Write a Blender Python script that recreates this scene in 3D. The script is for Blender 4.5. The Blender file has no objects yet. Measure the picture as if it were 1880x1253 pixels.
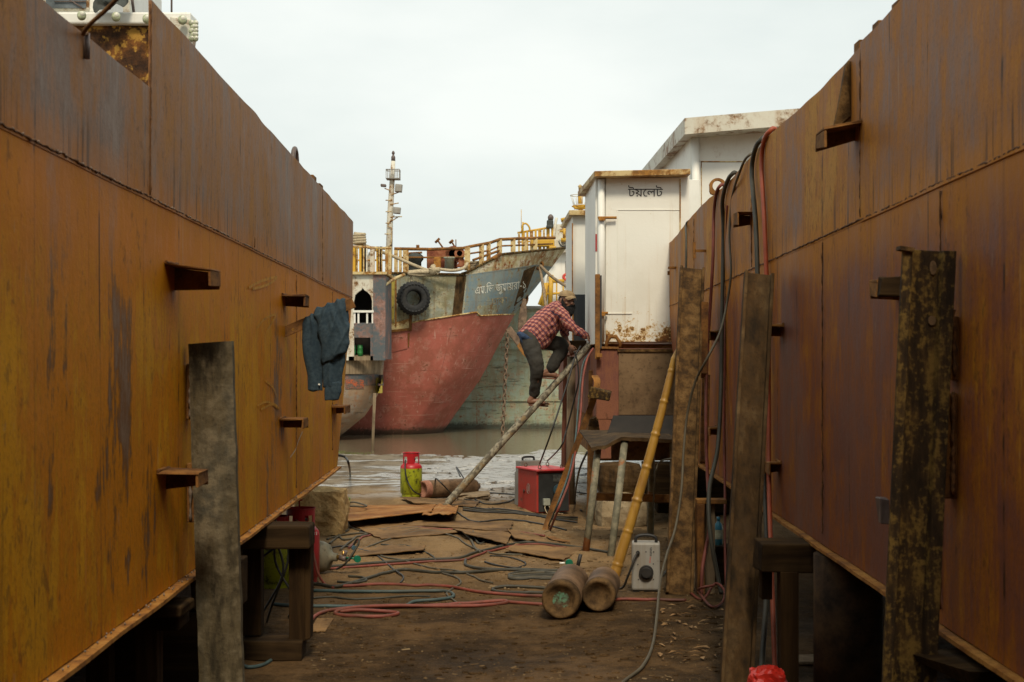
import bpy, bmesh, math, random
from mathutils import Vector, Matrix, noise as mn
from mathutils.bvhtree import BVHTree
random.seed(7)
scn = bpy.context.scene
C = scn.collection
V = Vector
R = math.radians
# ---------------------------------------------------------------- camera, sky, sun, exposure
CAMZ, F = 1.6, 50 / 36 * 1880
cd = bpy.data.cameras.new('camera'); cd.lens = 50; cd.sensor_width = 36; cd.shift_y = 0.020
cd.clip_start = 0.05; cd.clip_end = 4000
cd.dof.use_dof = True; cd.dof.focus_distance = 15.5; cd.dof.aperture_fstop = 9
cam = bpy.data.objects.new('camera', cd); C.objects.link(cam)
cam.location = (0, 0, CAMZ); cam.rotation_euler = (R(90), 0, 0); scn.camera = cam

wd = bpy.data.worlds.new('World'); scn.world = wd; wd.use_nodes = True
wt = wd.node_tree; wt.nodes.clear()
def wn(t, **k):
    n = wt.nodes.new(t)
    for a, b in k.items(): setattr(n, a, b)
    return n
SUN_EL, SUN_AZ = R(50), R(174)          # azimuth measured from +Y clockwise: over the camera's right shoulder
sky = wn('ShaderNodeTexSky', sky_type='NISHITA', sun_disc=False, sun_elevation=SUN_EL, sun_rotation=SUN_AZ, dust_density=4.0, air_density=1.2)
bg1 = wn('ShaderNodeBackground'); bg1.inputs[1].default_value = 0.10; wt.links.new(sky.outputs[0], bg1.inputs[0])
tc = wn('ShaderNodeTexCoord'); mp = wn('ShaderNodeMapping'); mp.inputs['Scale'].default_value = (1.0, 1.0, 2.6)
wt.links.new(tc.outputs['Generated'], mp.inputs[0])
nz = wn('ShaderNodeTexNoise'); nz.inputs['Scale'].default_value = 3.2; nz.inputs['Detail'].default_value = 6; nz.inputs['Roughness'].default_value = .5
wt.links.new(mp.outputs[0], nz.inputs['Vector'])
rp = wn('ShaderNodeValToRGB'); rp.color_ramp.elements[0].position = .32; rp.color_ramp.elements[0].color = (.62, .675, .65, 1)
rp.color_ramp.elements[1].position = .66; rp.color_ramp.elements[1].color = (.78, .81, .77, 1)
wt.links.new(nz.outputs['Fac'], rp.inputs[0])
bg2 = wn('ShaderNodeBackground'); bg2.inputs[1].default_value = 1.0; wt.links.new(rp.outputs[0], bg2.inputs[0])
mx = wn('ShaderNodeMixShader'); mx.inputs[0].default_value = .93
wt.links.new(bg1.outputs[0], mx.inputs[1]); wt.links.new(bg2.outputs[0], mx.inputs[2])
wo = wn('ShaderNodeOutputWorld'); wt.links.new(mx.outputs[0], wo.inputs[0])

sl = bpy.data.lights.new('sun', 'SUN'); sl.energy = 2.3; sl.angle = R(12); sl.color = (1, .86, .66)
so = bpy.data.objects.new('sun', sl); C.objects.link(so)
sd = V((math.sin(SUN_AZ) * math.cos(SUN_EL), math.cos(SUN_AZ) * math.cos(SUN_EL), math.sin(SUN_EL)))
so.rotation_euler = sd.to_track_quat('Z', 'Y').to_euler(); so.location = (3, -6, 12)
scn.view_settings.view_transform = 'Standard'; scn.view_settings.look = 'None'
scn.view_settings.exposure = 0.36; scn.view_settings.gamma = 1

# ---------------------------------------------------------------- measuring helpers
def W(px, py, Y): return V(((px - 940) / F * Y, Y, CAMZ + (664 - py) / F * Y))
def hullx(side, Y): return (-1.17 - .0222 * Y) if side < 0 else (1.278 + .0253 * Y)
def HL(px, py, off=0):
    Y = -F * 1.17 / (px - 882); p = W(px, py, Y); p.x += off; return p
def HR(px, py, off=0):
    Y = F * 1.278 / (px - 1006); p = W(px, py, Y); p.x -= off; return p
def sstep(a, b, x):
    t = min(1, max(0, (x - a) / (b - a))); return t * t * (3 - 2 * t)
WZ = -.48
def gz(x, y):
    z = -.50 * sstep(17, 33.5, y) - .9 * sstep(33, 46, y) - 2.5 * sstep(46, 70, y)
    if 0 < y < 40:
        z += .035 * mn.noise(V((x * .55, y * .4, 0))) + .012 * mn.noise(V((x * 2.1, y * 1.7, 4)))
        z += .010 * mn.noise(V((x * 5, y * 4, 9))) + .006 * mn.noise(V((x * 11, y * 9, 3)))
        z -= .10 * math.exp(-((x - 1.15) ** 2 / 1.2 + (y - 15.2) ** 2 / 2.2))
        z += .05 * math.exp(-((x - .0) ** 2 / 1.4 + (y - 11.3) ** 2 / 2.0))
        z += .05 * math.exp(-((x - 1.0) ** 2 / .5 + (y - 8.6) ** 2 / 1.0)) * .6
        z += .028 * max(0, mn.noise(V((x * 2.4, y * 1.1, 2)))) * sstep(14, 19, y)
    return z
def G(px, py, off=0.0):
    Y = F * CAMZ / max(1, py - 664)
    for _ in range(12):
        x = (px - 940) / F * Y; Y = .5 * Y + .5 * F * (CAMZ - gz(x, Y)) / max(1, py - 664)
    x = (px - 940) / F * Y
    return V((x, Y, gz(x, Y) + off))
def spline(pts, n=6):
    pts = [V(p) for p in pts]; out = []
    for i in range(len(pts) - 1):
        p0 = pts[max(0, i - 1)]; p1 = pts[i]; p2 = pts[i + 1]; p3 = pts[min(len(pts) - 1, i + 2)]
        for k in range(n):
            t = k / n
            out.append(.5 * ((2 * p1) + (p2 - p0) * t + (2 * p0 - 5 * p1 + 4 * p2 - p3) * t * t + (3 * p1 - p0 - 3 * p2 + p3) * t ** 3))
    out.append(pts[-1]); return out

# ---------------------------------------------------------------- mesh builder
class MB:
    def __init__(s): s.v = []; s.f = []; s.sm = []; s.raw = False
    def add(s, vs, fs, smooth=False):
        o = len(s.v); s.v += [V(p) for p in vs]
        for f in fs: s.f.append([i + o for i in f]); s.sm.append(smooth)
        return s
    def hexa(s, p):   # p: 4 bottom (ccw) + 4 top
        return s.add(p, [(3, 2, 1, 0), (4, 5, 6, 7), (0, 1, 5, 4), (1, 2, 6, 5), (2, 3, 7, 6), (3, 0, 4, 7)])
    def box(s, c, size, rot=None, jit=0):
        x, y, z = size[0] / 2, size[1] / 2, size[2] / 2; c = V(c)
        ps = [V(q) for q in ((-x, -y, -z), (x, -y, -z), (x, y, -z), (-x, y, -z), (-x, -y, z), (x, -y, z), (x, y, z), (-x, y, z))]
        if jit: ps = [q + V((random.uniform(-jit, jit), random.uniform(-jit, jit), random.uniform(-jit, jit))) for q in ps]
        if rot is not None: ps = [rot @ q for q in ps]
        return s.hexa([c + q for q in ps])
    def beam(s, p0, p1, prof, up=(0, 0, 1), caps=True, smooth=False, scale1=1):
        p0, p1 = V(p0), V(p1); d = (p1 - p0).normalized(); a = d.cross(V(up))
        if a.length < 1e-4: a = d.cross(V((0, 1, 0)))
        a.normalize(); b = a.cross(d)
        n = len(prof); vs = [p0 + a * u + b * w for u, w in prof] + [p1 + a * u * scale1 + b * w * scale1 for u, w in prof]
        fs = [(i, (i + 1) % n, n + (i + 1) % n, n + i) for i in range(n)]
        if caps: fs += [tuple(range(n - 1, -1, -1)), tuple(range(n, 2 * n))]
        return s.add(vs, fs, smooth)
    def bar(s, p0, p1, w, h, up=(0, 0, 1)):
        return s.beam(p0, p1, [(-w / 2, -h / 2), (w / 2, -h / 2), (w / 2, h / 2), (-w / 2, h / 2)], up)
    def tube(s, pts, r, n=8, caps=True, closed=False, wob=0):
        pts = [V(p) for p in pts]; m = len(pts); rr = r if callable(r) else (lambda t: r)
        t0 = (pts[1] - pts[0]).normalized(); a = t0.orthogonal().normalized(); vs = []
        for i, p in enumerate(pts):
            if closed: t = (pts[(i + 1) % m] - pts[i - 1])
            else: t = pts[min(m - 1, i + 1)] - pts[max(0, i - 1)]
            if t.length < 1e-7: t = t0
            t = t.normalized(); a = (a - t * a.dot(t))
            if a.length < 1e-5: a = t.orthogonal()
            a.normalize(); b = t.cross(a); q = rr(i / max(1, m - 1)) * (1 + (random.uniform(-wob, wob) if wob else 0))
            for k in range(n):
                th = 2 * math.pi * k / n; vs.append(p + a * math.cos(th) * q + b * math.sin(th) * q)
        fs = []
        for i in range(m if closed else m - 1):
            for k in range(n):
                j = (i + 1) % m
                fs.append((i * n + k, i * n + (k + 1) % n, j * n + (k + 1) % n, j * n + k))
        o = len(s.v); s.add(vs, fs, True)
        if caps and not closed:
            s.f.append([o + k for k in range(n - 1, -1, -1)]); s.sm.append(False)
            s.f.append([o + (m - 1) * n + k for k in range(n)]); s.sm.append(False)
        return s
    def cyl(s, p0, p1, r, n=16, r1=None):
        r1 = r if r1 is None else r1
        return s.tube([p0, p1], lambda t: r + (r1 - r) * t, n)
    def lathe(s, prof, p0, axis=(0, 0, 1), n=24, flat=0):
        ax = V(axis).normalized(); a = ax.orthogonal().normalized(); b = ax.cross(a); p0 = V(p0); vs = []
        for r, h in prof:
            for k in range(n):
                th = 2 * math.pi * k / n; vs.append(p0 + ax * h + (a * math.cos(th) + b * math.sin(th)) * max(r, 1e-4))
        fs = [(i * n + k, i * n + (k + 1) % n, (i + 1) * n + (k + 1) % n, (i + 1) * n + k) for i in range(len(prof) - 1) for k in range(n)]
        s.add(vs, fs, True)
        return s
    def prism(s, poly, ex):   # poly: 3D points (planar-ish), ex: extrusion vector
        poly = [V(p) for p in poly]; n = len(poly); ex = V(ex)
        return s.add(poly + [p + ex for p in poly], [tuple(range(n - 1, -1, -1)), tuple(range(n, 2 * n))] + [(i, (i + 1) % n, n + (i + 1) % n, n + i) for i in range(n)])
    def grid(s, fn, nu, nv, smooth=True):
        vs = [fn(i / nu, j / nv) for i in range(nu + 1) for j in range(nv + 1)]; w = nv + 1
        return s.add(vs, [(i * w + j, (i + 1) * w + j, (i + 1) * w + j + 1, i * w + j + 1) for i in range(nu) for j in range(nv)], smooth)
    def slab(s, fn, nu, nv, th, smooth=True):   # closed sheet, th = thickness vector
        th = V(th); w = nv + 1; N = (nu + 1) * w
        vs = [V(fn(i / nu, j / nv)) for i in range(nu + 1) for j in range(nv + 1)]
        vs = vs + [p + th for p in vs]
        fs = [(i * w + j, (i + 1) * w + j, (i + 1) * w + j + 1, i * w + j + 1) for i in range(nu) for j in range(nv)]
        fs = fs + [tuple(q + N for q in reversed(f)) for f in fs]
        o = len(s.v); s.add(vs, fs, smooth)
        rim = [(i, 0) for i in range(nu + 1)] + [(nu, j) for j in range(1, nv + 1)] + [(i, nv) for i in range(nu - 1, -1, -1)] + [(0, j) for j in range(nv - 1, 0, -1)]
        ids = [i * w + j for i, j in rim]; m = len(ids)
        s.add([vs[a] for a in ids] + [vs[a + N] for a in ids], [((k + 1) % m, k, k + m, (k + 1) % m + m) for k in range(m)])
        return s
    def ell(s, c, r, rot=None, nu=14, nv=10):
        c = V(c); vs = []; fs = []
        for j in range(nv + 1):
            ph = math.pi * j / nv
            for i in range(nu):
                th = 2 * math.pi * i / nu
                q = V((r[0] * math.sin(ph) * math.cos(th), r[1] * math.sin(ph) * math.sin(th), r[2] * math.cos(ph)))
                vs.append(c + (rot @ q if rot is not None else q))
        for j in range(nv):
            for i in range(nu): fs.append((j * nu + i, (j + 1) * nu + i, (j + 1) * nu + (i + 1) % nu, j * nu + (i + 1) % nu))
        return s.add(vs, fs, True)
    def rock(s, c, size, seed=0, amp=.12, sub=2, boxy=.5, fr=2.0):
        bm = bmesh.new(); bmesh.ops.create_cube(bm, size=2)
        bmesh.ops.subdivide_edges(bm, edges=bm.edges[:], cuts=2 ** sub, use_grid_fill=True)
        c = V(c); vs = []
        for v in bm.verts:
            sp = v.co.normalized() * 1.25; q = v.co * boxy + sp * (1 - boxy)
            n = mn.noise(q * fr + V((seed * 7.1, 3, 1))) + .5 * mn.noise(q * fr * 2.7 + V((seed, 9, 2))) + .25 * mn.noise(q * fr * 6 + V((seed, 1, 2)))
            q = q * (1 + amp * n); vs.append(c + V((q.x * size[0] / 2, q.y * size[1] / 2, q.z * size[2] / 2)))
        fs = [[v.index for v in f.verts] for f in bm.faces]; bm.free()
        return s.add(vs, fs, False)
    def build(s, name, mat, parent=None, bevel=0, base=None, flip=True):
        if parent is not None: org = V(parent_origin[parent.name])
        else:
            zs = min(p.z for p in s.v); xs = [p.x for p in s.v]; ys = [p.y for p in s.v]
            org = V(base) if base is not None else V(((min(xs) + max(xs)) / 2, (min(ys) + max(ys)) / 2, zs))
        me = bpy.data.meshes.new(name); me.from_pydata([p - org for p in s.v], [], s.f)
        me.polygons.foreach_set('use_smooth', s.sm)
        if flip and not s.raw:
            bm = bmesh.new(); bm.from_mesh(me); bmesh.ops.recalc_face_normals(bm, faces=bm.faces); bm.to_mesh(me); bm.free()
        me.update()
        o = bpy.data.objects.new(name, me); C.objects.link(o); parent_origin[o.name] = org
        if parent is not None:
            o.parent = parent; o.location = (0, 0, 0); parent_origin[o.name] = org
        else: o.location = org
        if mat: me.materials.append(mat)
        if bevel:
            b = o.modifiers.new('bevel', 'BEVEL'); b.width = bevel; b.segments = 2; b.limit_method = 'ANGLE'; b.angle_limit = R(40)
        return o
parent_origin = {}
def tag(o, label, cat, group=None):
    o['label'] = label; o['category'] = cat
    if group: o['group'] = group
    return o
def thing(name, loc, label, cat, group=None):
    o = bpy.data.objects.new(name, None); C.objects.link(o); o.location = loc; o.empty_display_size = .2
    parent_origin[o.name] = V(loc); return tag(o, label, cat, group)
def structure(o): o['kind'] = 'structure'; return o
def clone(o, parent=None):
    c = o.copy(); C.objects.link(c); parent_origin[c.name] = V(parent_origin[o.name])
    if parent is not None: c.parent = parent
    for ch in list(o.children): clone(ch, c)
    return c
def text_mb(body, size, fn, extrude=.0):
    """Letter outlines as mesh; fn maps glyph (u,v) to a 3D point."""
    c = bpy.data.curves.new('lettering', 'FONT'); c.body = body; c.size = size; c.align_x = 'CENTER'; c.resolution_u = 4
    o = bpy.data.objects.new('lettering', c); C.objects.link(o)
    dg = bpy.context.evaluated_depsgraph_get(); me = bpy.data.meshes.new_from_object(o.evaluated_get(dg))
    m = MB(); m.add([fn(v.co.x, v.co.y) for v in me.vertices], [list(p.vertices) for p in me.polygons])
    bpy.data.objects.remove(o); bpy.data.curves.remove(c); bpy.data.meshes.remove(me)
    return m

# ---------------------------------------------------------------- materials
class NT:
    def __init__(s, name):
        s.m = bpy.data.materials.new(name); s.m.use_nodes = True; s.t = s.m.node_tree; s.t.nodes.clear()
        s.b = s.t.nodes.new('ShaderNodeBsdfPrincipled'); s.o = s.t.nodes.new('ShaderNodeOutputMaterial')
        s.t.links.new(s.b.outputs[0], s.o.inputs[0])
    def n(s, t, **k):
        q = s.t.nodes.new(t)
        for a, b in k.items(): setattr(q, a, b)
        return q
    def set(s, sock, val):
        if isinstance(val, bpy.types.NodeSocket): s.t.links.new(val, sock)
        elif isinstance(val, (tuple, list)) and len(val) == 3 and sock.type == 'RGBA': sock.default_value = (*val, 1)
        else: sock.default_value = val
    def world(s): return s.n('ShaderNodeNewGeometry').outputs['Position']
    def obj(s):
        tc = s.n('ShaderNodeTexCoord'); oi = s.n('ShaderNodeObjectInfo')
        a = s.n('ShaderNodeVectorMath', operation='MULTIPLY_ADD')
        s.set(a.inputs[0], oi.outputs['Random']); a.inputs[1].default_value = (37, 53, 71); s.set(a.inputs[2], tc.outputs['Object'])
        return a.outputs[0]
    def map(s, vec, scale=(1, 1, 1), rot=(0, 0, 0), loc=(0, 0, 0)):
        q = s.n('ShaderNodeMapping'); s.set(q.inputs[0], vec); q.inputs['Scale'].default_value = scale
        q.inputs['Rotation'].default_value = rot; q.inputs['Location'].default_value = loc; return q.outputs[0]
    def noise(s, vec, scale=1, detail=5, rough=.6, dist=0):
        q = s.n('ShaderNodeTexNoise'); s.set(q.inputs['Vector'], vec); q.inputs['Scale'].default_value = scale
        q.inputs['Detail'].default_value = detail; q.inputs['Roughness'].default_value = rough; q.inputs['Distortion'].default_value = dist
        return q.outputs['Fac']
    def vor(s, vec, scale=1, feat='F1'):
        q = s.n('ShaderNodeTexVoronoi', feature=feat); s.set(q.inputs['Vector'], vec); q.inputs['Scale'].default_value = scale
        return q.outputs['Distance']
    def ramp(s, fac, stops):
        q = s.n('ShaderNodeValToRGB'); s.set(q.inputs[0], fac); cr = q.color_ramp
        while len(cr.elements) < len(stops): cr.elements.new(.5)
        for e, (p, c) in zip(cr.elements, stops):
            e.position = p; e.color = (*c, 1) if isinstance(c, (tuple, list)) else (c, c, c, 1)
        return q.outputs[0]
    def thr(s, fac, a, b):
        q = s.n('ShaderNodeMapRange'); q.interpolation_type = 'SMOOTHSTEP'; s.set(q.inputs[0], fac)
        q.inputs[1].default_value = a; q.inputs[2].default_value = b; return q.outputs[0]
    def mix(s, f, a, b, mode='MIX'):
        q = s.n('ShaderNodeMix', data_type='RGBA', blend_type=mode); s.set(q.inputs[0], f); s.set(q.inputs[6], a); s.set(q.inputs[7], b); return q.outputs[2]
    def m2(s, op, a, b=0.0, c=0.0):
        q = s.n('ShaderNodeMath', operation=op); s.set(q.inputs[0], a); s.set(q.inputs[1], b); s.set(q.inputs[2], c); return q.outputs[0]
    def sep(s, vec):
        q = s.n('ShaderNodeSeparateXYZ'); s.set(q.inputs[0], vec); return q.outputs
    def bump(s, h, strength=.3, dist=.01):
        q = s.n('ShaderNodeBump'); s.set(q.inputs['Height'], h); q.inputs['Strength'].default_value = strength; q.inputs['Distance'].default_value = dist
        return q.outputs[0]
    def done(s, col, rough=.6, metal=0.0, nrm=None, spec=.5):
        s.set(s.b.inputs['Base Color'], col); s.set(s.b.inputs['Roughness'], rough); s.set(s.b.inputs['Metallic'], metal)
        s.b.inputs['Specular IOR Level'].default_value = spec
        if nrm is not None: s.set(s.b.inputs['Normal'], nrm)
        return s.m

def hull_rust(name, pal, seam_col, seam_below, frame=.61, dark=(.05, .025, .012), drip=.32, lo=.415, hi=.69):
    k = NT(name); P = k.world()
    broad = k.noise(k.map(P, (1.1, 1.1, .28)), 1, 5, .6); panel = k.noise(k.map(P, (3.0, 3.0, .5)), 1, 6, .62)
    streak = k.noise(k.map(P, (8, 8, .95)), 1, 6, .68); fine = k.noise(k.map(P, (40, 40, 5.5)), 1, 4, .65); blob = k.noise(P, 6.5, 6, .7); grain = k.noise(P, 70, 4, .7)
    patch = k.noise(k.map(P, (1.5, 1.5, 1.1)), 1, 5, .6)
    f = k.m2('ADD', k.m2('MULTIPLY', broad, .36), k.m2('MULTIPLY', panel, .30))
    f = k.m2('ADD', f, k.m2('MULTIPLY', streak, .24)); f = k.m2('ADD', f, k.m2('MULTIPLY', fine, .30))
    f = k.m2('ADD', f, k.m2('MULTIPLY', k.m2('SUBTRACT', patch, .5), .42))
    f = k.m2('ADD', f, k.m2('MULTIPLY', k.m2('SUBTRACT', blob, .5), .30))
    f = k.thr(f, lo, hi)
    col = k.ramp(f, pal)
    col = k.mix(k.m2('MULTIPLY', k.thr(grain, .45, .75), .35), col, dark)
    x, y, z = k.sep(P)
    # rust weeping from the welded seam at 2.18 m
    d = k.m2('SUBTRACT', 2.18, z)
    below = k.m2('MULTIPLY', k.m2('GREATER_THAN', d, -.005), k.m2('SUBTRACT', 1, k.thr(k.m2('ADD', d, k.m2('MULTIPLY', streak, -seam_below)), -.1, .12 + seam_below * .2)))
    above = k.m2('MULTIPLY', k.m2('LESS_THAN', d, 0), k.m2('SUBTRACT', 1, k.thr(k.m2('ADD', k.m2('MULTIPLY', d, -1), k.m2('MULTIPLY', fine, -.12)), -.05, .07)))
    col = k.mix(k.m2('MULTIPLY', k.m2('MAXIMUM', below, k.m2('MULTIPLY', above, .8)), .75), col, seam_col)
    # soot dashes above the weld and broken lines where the inner frames are welded
    soot_shade = k.m2('MULTIPLY', k.thr(k.noise(k.map(P, (30, 30, .6)), 1, 2), .56, .66), k.m2('MULTIPLY', k.m2('LESS_THAN', d, 0.0), k.m2('SUBTRACT', 1, k.thr(k.m2('MULTIPLY', d, -1), .06, .2))))
    col = k.mix(k.m2('MULTIPLY', soot_shade, .7), col, (.03, .018, .012))
    fr = k.m2('FRACT', k.m2('DIVIDE', k.m2('ADD', y, k.m2('MULTIPLY', k.noise(k.map(P, (.1, 1.2, 0)), 1, 1), .5)), frame))
    ln = k.m2('SUBTRACT', 1, k.thr(k.m2('ABSOLUTE', k.m2('SUBTRACT', fr, .5)), .004, .018))
    brk = k.thr(k.noise(k.map(P, (2.2, 2.2, 5.5)), 1, 3), .52, .62)
    col = k.mix(k.m2('MULTIPLY', k.m2('MULTIPLY', ln, brk), .85), col, (.02, .012, .008))
    col = k.mix(k.m2('MULTIPLY', ln, .25), col, dark)
    dr = k.m2('MULTIPLY', k.thr(k.noise(k.map(P, (17, 17, .7), loc=(3, 5, 1)), 1, 3), .64, .74), k.thr(patch, .35, .6))
    col = k.mix(k.m2('MULTIPLY', dr, drip), col, dark)
    pale = k.m2('MULTIPLY', k.thr(k.noise(k.map(P, (26, 26, 1.4), loc=(7, 1, 2)), 1, 3), .66, .74), k.thr(k.noise(P, 1.3, 3), .45, .65))
    col = k.mix(k.m2('MULTIPLY', pale, .45), col, (.35, .27, .17))
    sp = k.thr(k.m2('ADD', k.m2('MULTIPLY', k.noise(k.map(P, (1, 1, .6)), 24, 6, .7), .7), k.m2('MULTIPLY', patch, .3)), .56, .63)
    col = k.mix(k.m2('MULTIPLY', sp, .45), col, dark)
    scr = k.thr(k.noise(k.map(P, (1.2, 30, 9), rot=(.6, 0, 0)), 1, 3, .5), .69, .72)
    col = k.mix(k.m2('MULTIPLY', scr, .28), col, (.30, .21, .13))
    h = k.m2('ADD', k.m2('MULTIPLY', grain, .3), k.m2('ADD', k.m2('MULTIPLY', k.noise(P, 1.4, 2), 5), k.m2('MULTIPLY', k.noise(P, 9, 4), .8)))
    return k.done(col, k.ramp(f, [(0, .45), (1, .68)]), 0, k.bump(h, .5, .006), .14)

def rust(name, a, b, c, scale=6, rough=.8, bumpd=.006, spots=None, streak=False, soft=.025):
    k = NT(name); P = k.obj(); Q = k.map(P, (1, 1, .25)) if streak else P
    n1 = k.noise(Q, scale, 7, .65); n2 = k.noise(P, scale * 6, 5, .7); n3 = k.noise(P, scale * .35, 3)
    col = k.ramp(k.thr(k.m2('ADD', k.m2('MULTIPLY', n1, .7), k.m2('MULTIPLY', n3, .3)), .35, .65), [(0, a), (.5, b), (1, c)])
    col = k.mix(k.m2('MULTIPLY', k.thr(n2, .5, .72), .6), col, (.02, .013, .008))
    if spots:
        m = k.thr(k.m2('ADD', k.m2('MULTIPLY', n1, .5), k.m2('MULTIPLY', k.noise(P, scale * 2.3, 5, .6), .5)), .545 - soft, .545 + soft)
        col = k.mix(m, col, spots)
    return k.done(col, rough, 0, k.bump(k.m2('ADD', n1, k.m2('MULTIPLY', n2, .5)), .7, bumpd), .14)

def paint(name, base, worn, wear=.5, scale=3, rough=.5, grime=(.12, .08, .05), gr=.4, streak=True, edge=.05, world=False):
    """Old paint: chipped patches of `worn`, rust runs and grime."""
    k = NT(name); P = k.world() if world else k.obj()
    n1 = k.noise(P, scale, 8, .68); n2 = k.noise(P, scale * 5, 6, .7)
    runs = k.noise(k.map(P, (scale * 2.5, scale * 2.5, scale * .18)), 1, 6, .6)
    col = k.mix(k.m2('MULTIPLY', k.thr(k.noise(P, scale * .5, 4), .35, .7), .35), base, tuple(x * .72 for x in base))
    if streak: col = k.mix(k.m2('MULTIPLY', k.thr(runs, .52, .72), gr), col, grime)
    col = k.mix(k.m2('MULTIPLY', k.thr(n2, .5, .8), gr * .5), col, grime)
    w = k.thr(k.m2('ADD', k.m2('MULTIPLY', n1, .65), k.m2('MULTIPLY', n2, .35)), 1 - wear - edge, 1 - wear + edge)
    halo = k.thr(k.m2('ADD', k.m2('MULTIPLY', n1, .65), k.m2('MULTIPLY', n2, .35)), 1 - wear - edge - .07, 1 - wear + edge)
    col = k.mix(k.m2('MULTIPLY', halo, .5), col, tuple(.5 * (a + b) for a, b in zip(base, worn)))
    col = k.mix(w, col, k.mix(k.thr(n2, .35, .65), worn, tuple(x * .45 for x in worn)))
    return k.done(col, rough, 0, k.bump(k.m2('ADD', k.m2('MULTIPLY', w, -.6), k.m2('MULTIPLY', n2, .4)), .4, .004), .4)

def shippaint(name, base, base2, pale, rst, amt, scratch, horiz=False, blot=.7):
    k = NT(name); P = k.world(); n1 = k.noise(P, 1.7, 7, .7); n2 = k.noise(k.map(P, (1, 1, 1), loc=(5, 2, 8)), 3.3, 7, .72); n3 = k.noise(P, 13, 5, .7)
    runs = k.noise(k.map(P, (7, 7, .55)), 1, 7, .68); runs2 = k.noise(k.map(P, (3.2, 3.2, .3), loc=(3, 3, 3)), 1, 6, .65)
    col = k.mix(k.thr(n1, .40, .60), base, base2); col = k.mix(k.m2('MULTIPLY', k.thr(n2, .50, .62), blot), col, pale)
    if horiz:
        hz = k.noise(k.map(P, (.35, .35, 6)), 1, 6, .7); col = k.mix(k.m2('MULTIPLY', k.thr(hz, .52, .62), .75), col, base2); col = k.mix(k.m2('MULTIPLY', k.thr(k.noise(k.map(P, (1.6, 1.6, 14)), 1, 5, .7), .58, .64), .8), col, tuple(x * .3 for x in base2))
    col = k.mix(k.m2('MULTIPLY', k.thr(runs, .53 - .08 * amt, .68 - .09 * amt), min(1, amt * 1.1)), col, tuple(a * .55 + b * .45 for a, b in zip(rst, base2)))
    col = k.mix(k.m2('MULTIPLY', k.thr(k.m2('ADD', k.m2('MULTIPLY', runs2, .6), k.m2('MULTIPLY', n3, .4)), .57 - .05 * amt, .64 - .05 * amt), min(1, amt * 1.5)), col, rst)
    col = k.mix(k.m2('MULTIPLY', k.thr(k.m2('ADD', k.m2('MULTIPLY', n2, .55), k.m2('MULTIPLY', n3, .45)), .585 - amt * .03, .61), .9), col, tuple(x * .8 for x in rst))
    px_, py_, pz_ = k.sep(P); wv_ = k.m2('MULTIPLY', n1, .06)
    l1 = k.m2('SUBTRACT', 1, k.thr(k.m2('ABSOLUTE', k.m2('SUBTRACT', k.m2('FRACT', k.m2('DIVIDE', k.m2('ADD', px_, k.m2('MULTIPLY', pz_, -.25)), 1.55)), .5)), .004, .011))
    l2 = k.m2('SUBTRACT', 1, k.thr(k.m2('ABSOLUTE', k.m2('SUBTRACT', k.m2('FRACT', k.m2('DIVIDE', k.m2('ADD', pz_, k.m2('MULTIPLY', px_, -.03)), .95)), .5)), .004, .012))
    pln = k.m2('MULTIPLY', k.m2('MAXIMUM', l1, l2), k.thr(n2, .46, .6)); col = k.mix(k.m2('MULTIPLY', pln, .4), col, tuple(x * .5 for x in base2))
    foul = k.m2('SUBTRACT', 1, k.thr(k.m2('ADD', pz_, k.m2('MULTIPLY', n3, -.35)), -.56, -.40)); col = k.mix(k.m2('MULTIPLY', foul, .85), col, (.035, .035, .022))
    s1 = k.thr(k.noise(k.map(P, (.5, .5, 16), rot=(0, .35, 0)), 1, 4, .6), .64, .68); s2 = k.thr(k.noise(k.map(P, (13, 13, .45), rot=(0, .5, 0)), 1, 4, .6), .63, .68)
    col = k.mix(k.m2('MULTIPLY', k.m2('MAXIMUM', s1, s2), scratch), col, pale)
    return k.done(col, .68, 0, k.bump(k.m2('ADD', k.m2('ADD', n3, k.m2('MULTIPLY', pln, 1.5)), k.m2('MULTIPLY', n1, 2)), .5, .012), .35)

def plain(name, col, rough=.6, var=.3, scale=12, metal=0.0, bumpd=.002, dirt=(.05, .035, .02), dirtf=.4):
    k = NT(name); P = k.obj(); n1 = k.noise(P, scale, 5, .65); n2 = k.noise(P, scale * .3, 4, .6)
    c = k.mix(k.thr(n1, .3, .7), tuple(x * (1 - var) for x in col), tuple(min(1, x * (1 + var * .6)) for x in col))
    c = k.mix(k.m2('MULTIPLY', k.thr(n2, .45, .75), dirtf), c, dirt)
    return k.done(c, rough, metal, k.bump(n1, .4, bumpd), .4)

def wood(name, a, b, scale=4, axis='z'):
    k = NT(name); P = k.obj(); sc = {'z': (9, 9, .6), 'x': (.6, 9, 9), 'y': (9, .6, 9)}[axis]
    n1 = k.noise(k.map(P, sc), scale * .5, 6, .65, .4); n2 = k.noise(P, scale, 4)
    col = k.mix(k.thr(n1, .35, .68), a, b); col = k.mix(k.m2('MULTIPLY', k.thr(n2, .5, .75), .5), col, tuple(x * .35 for x in a))
    return k.done(col, .9, 0, k.bump(n1, .6, .006), .08)

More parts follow.
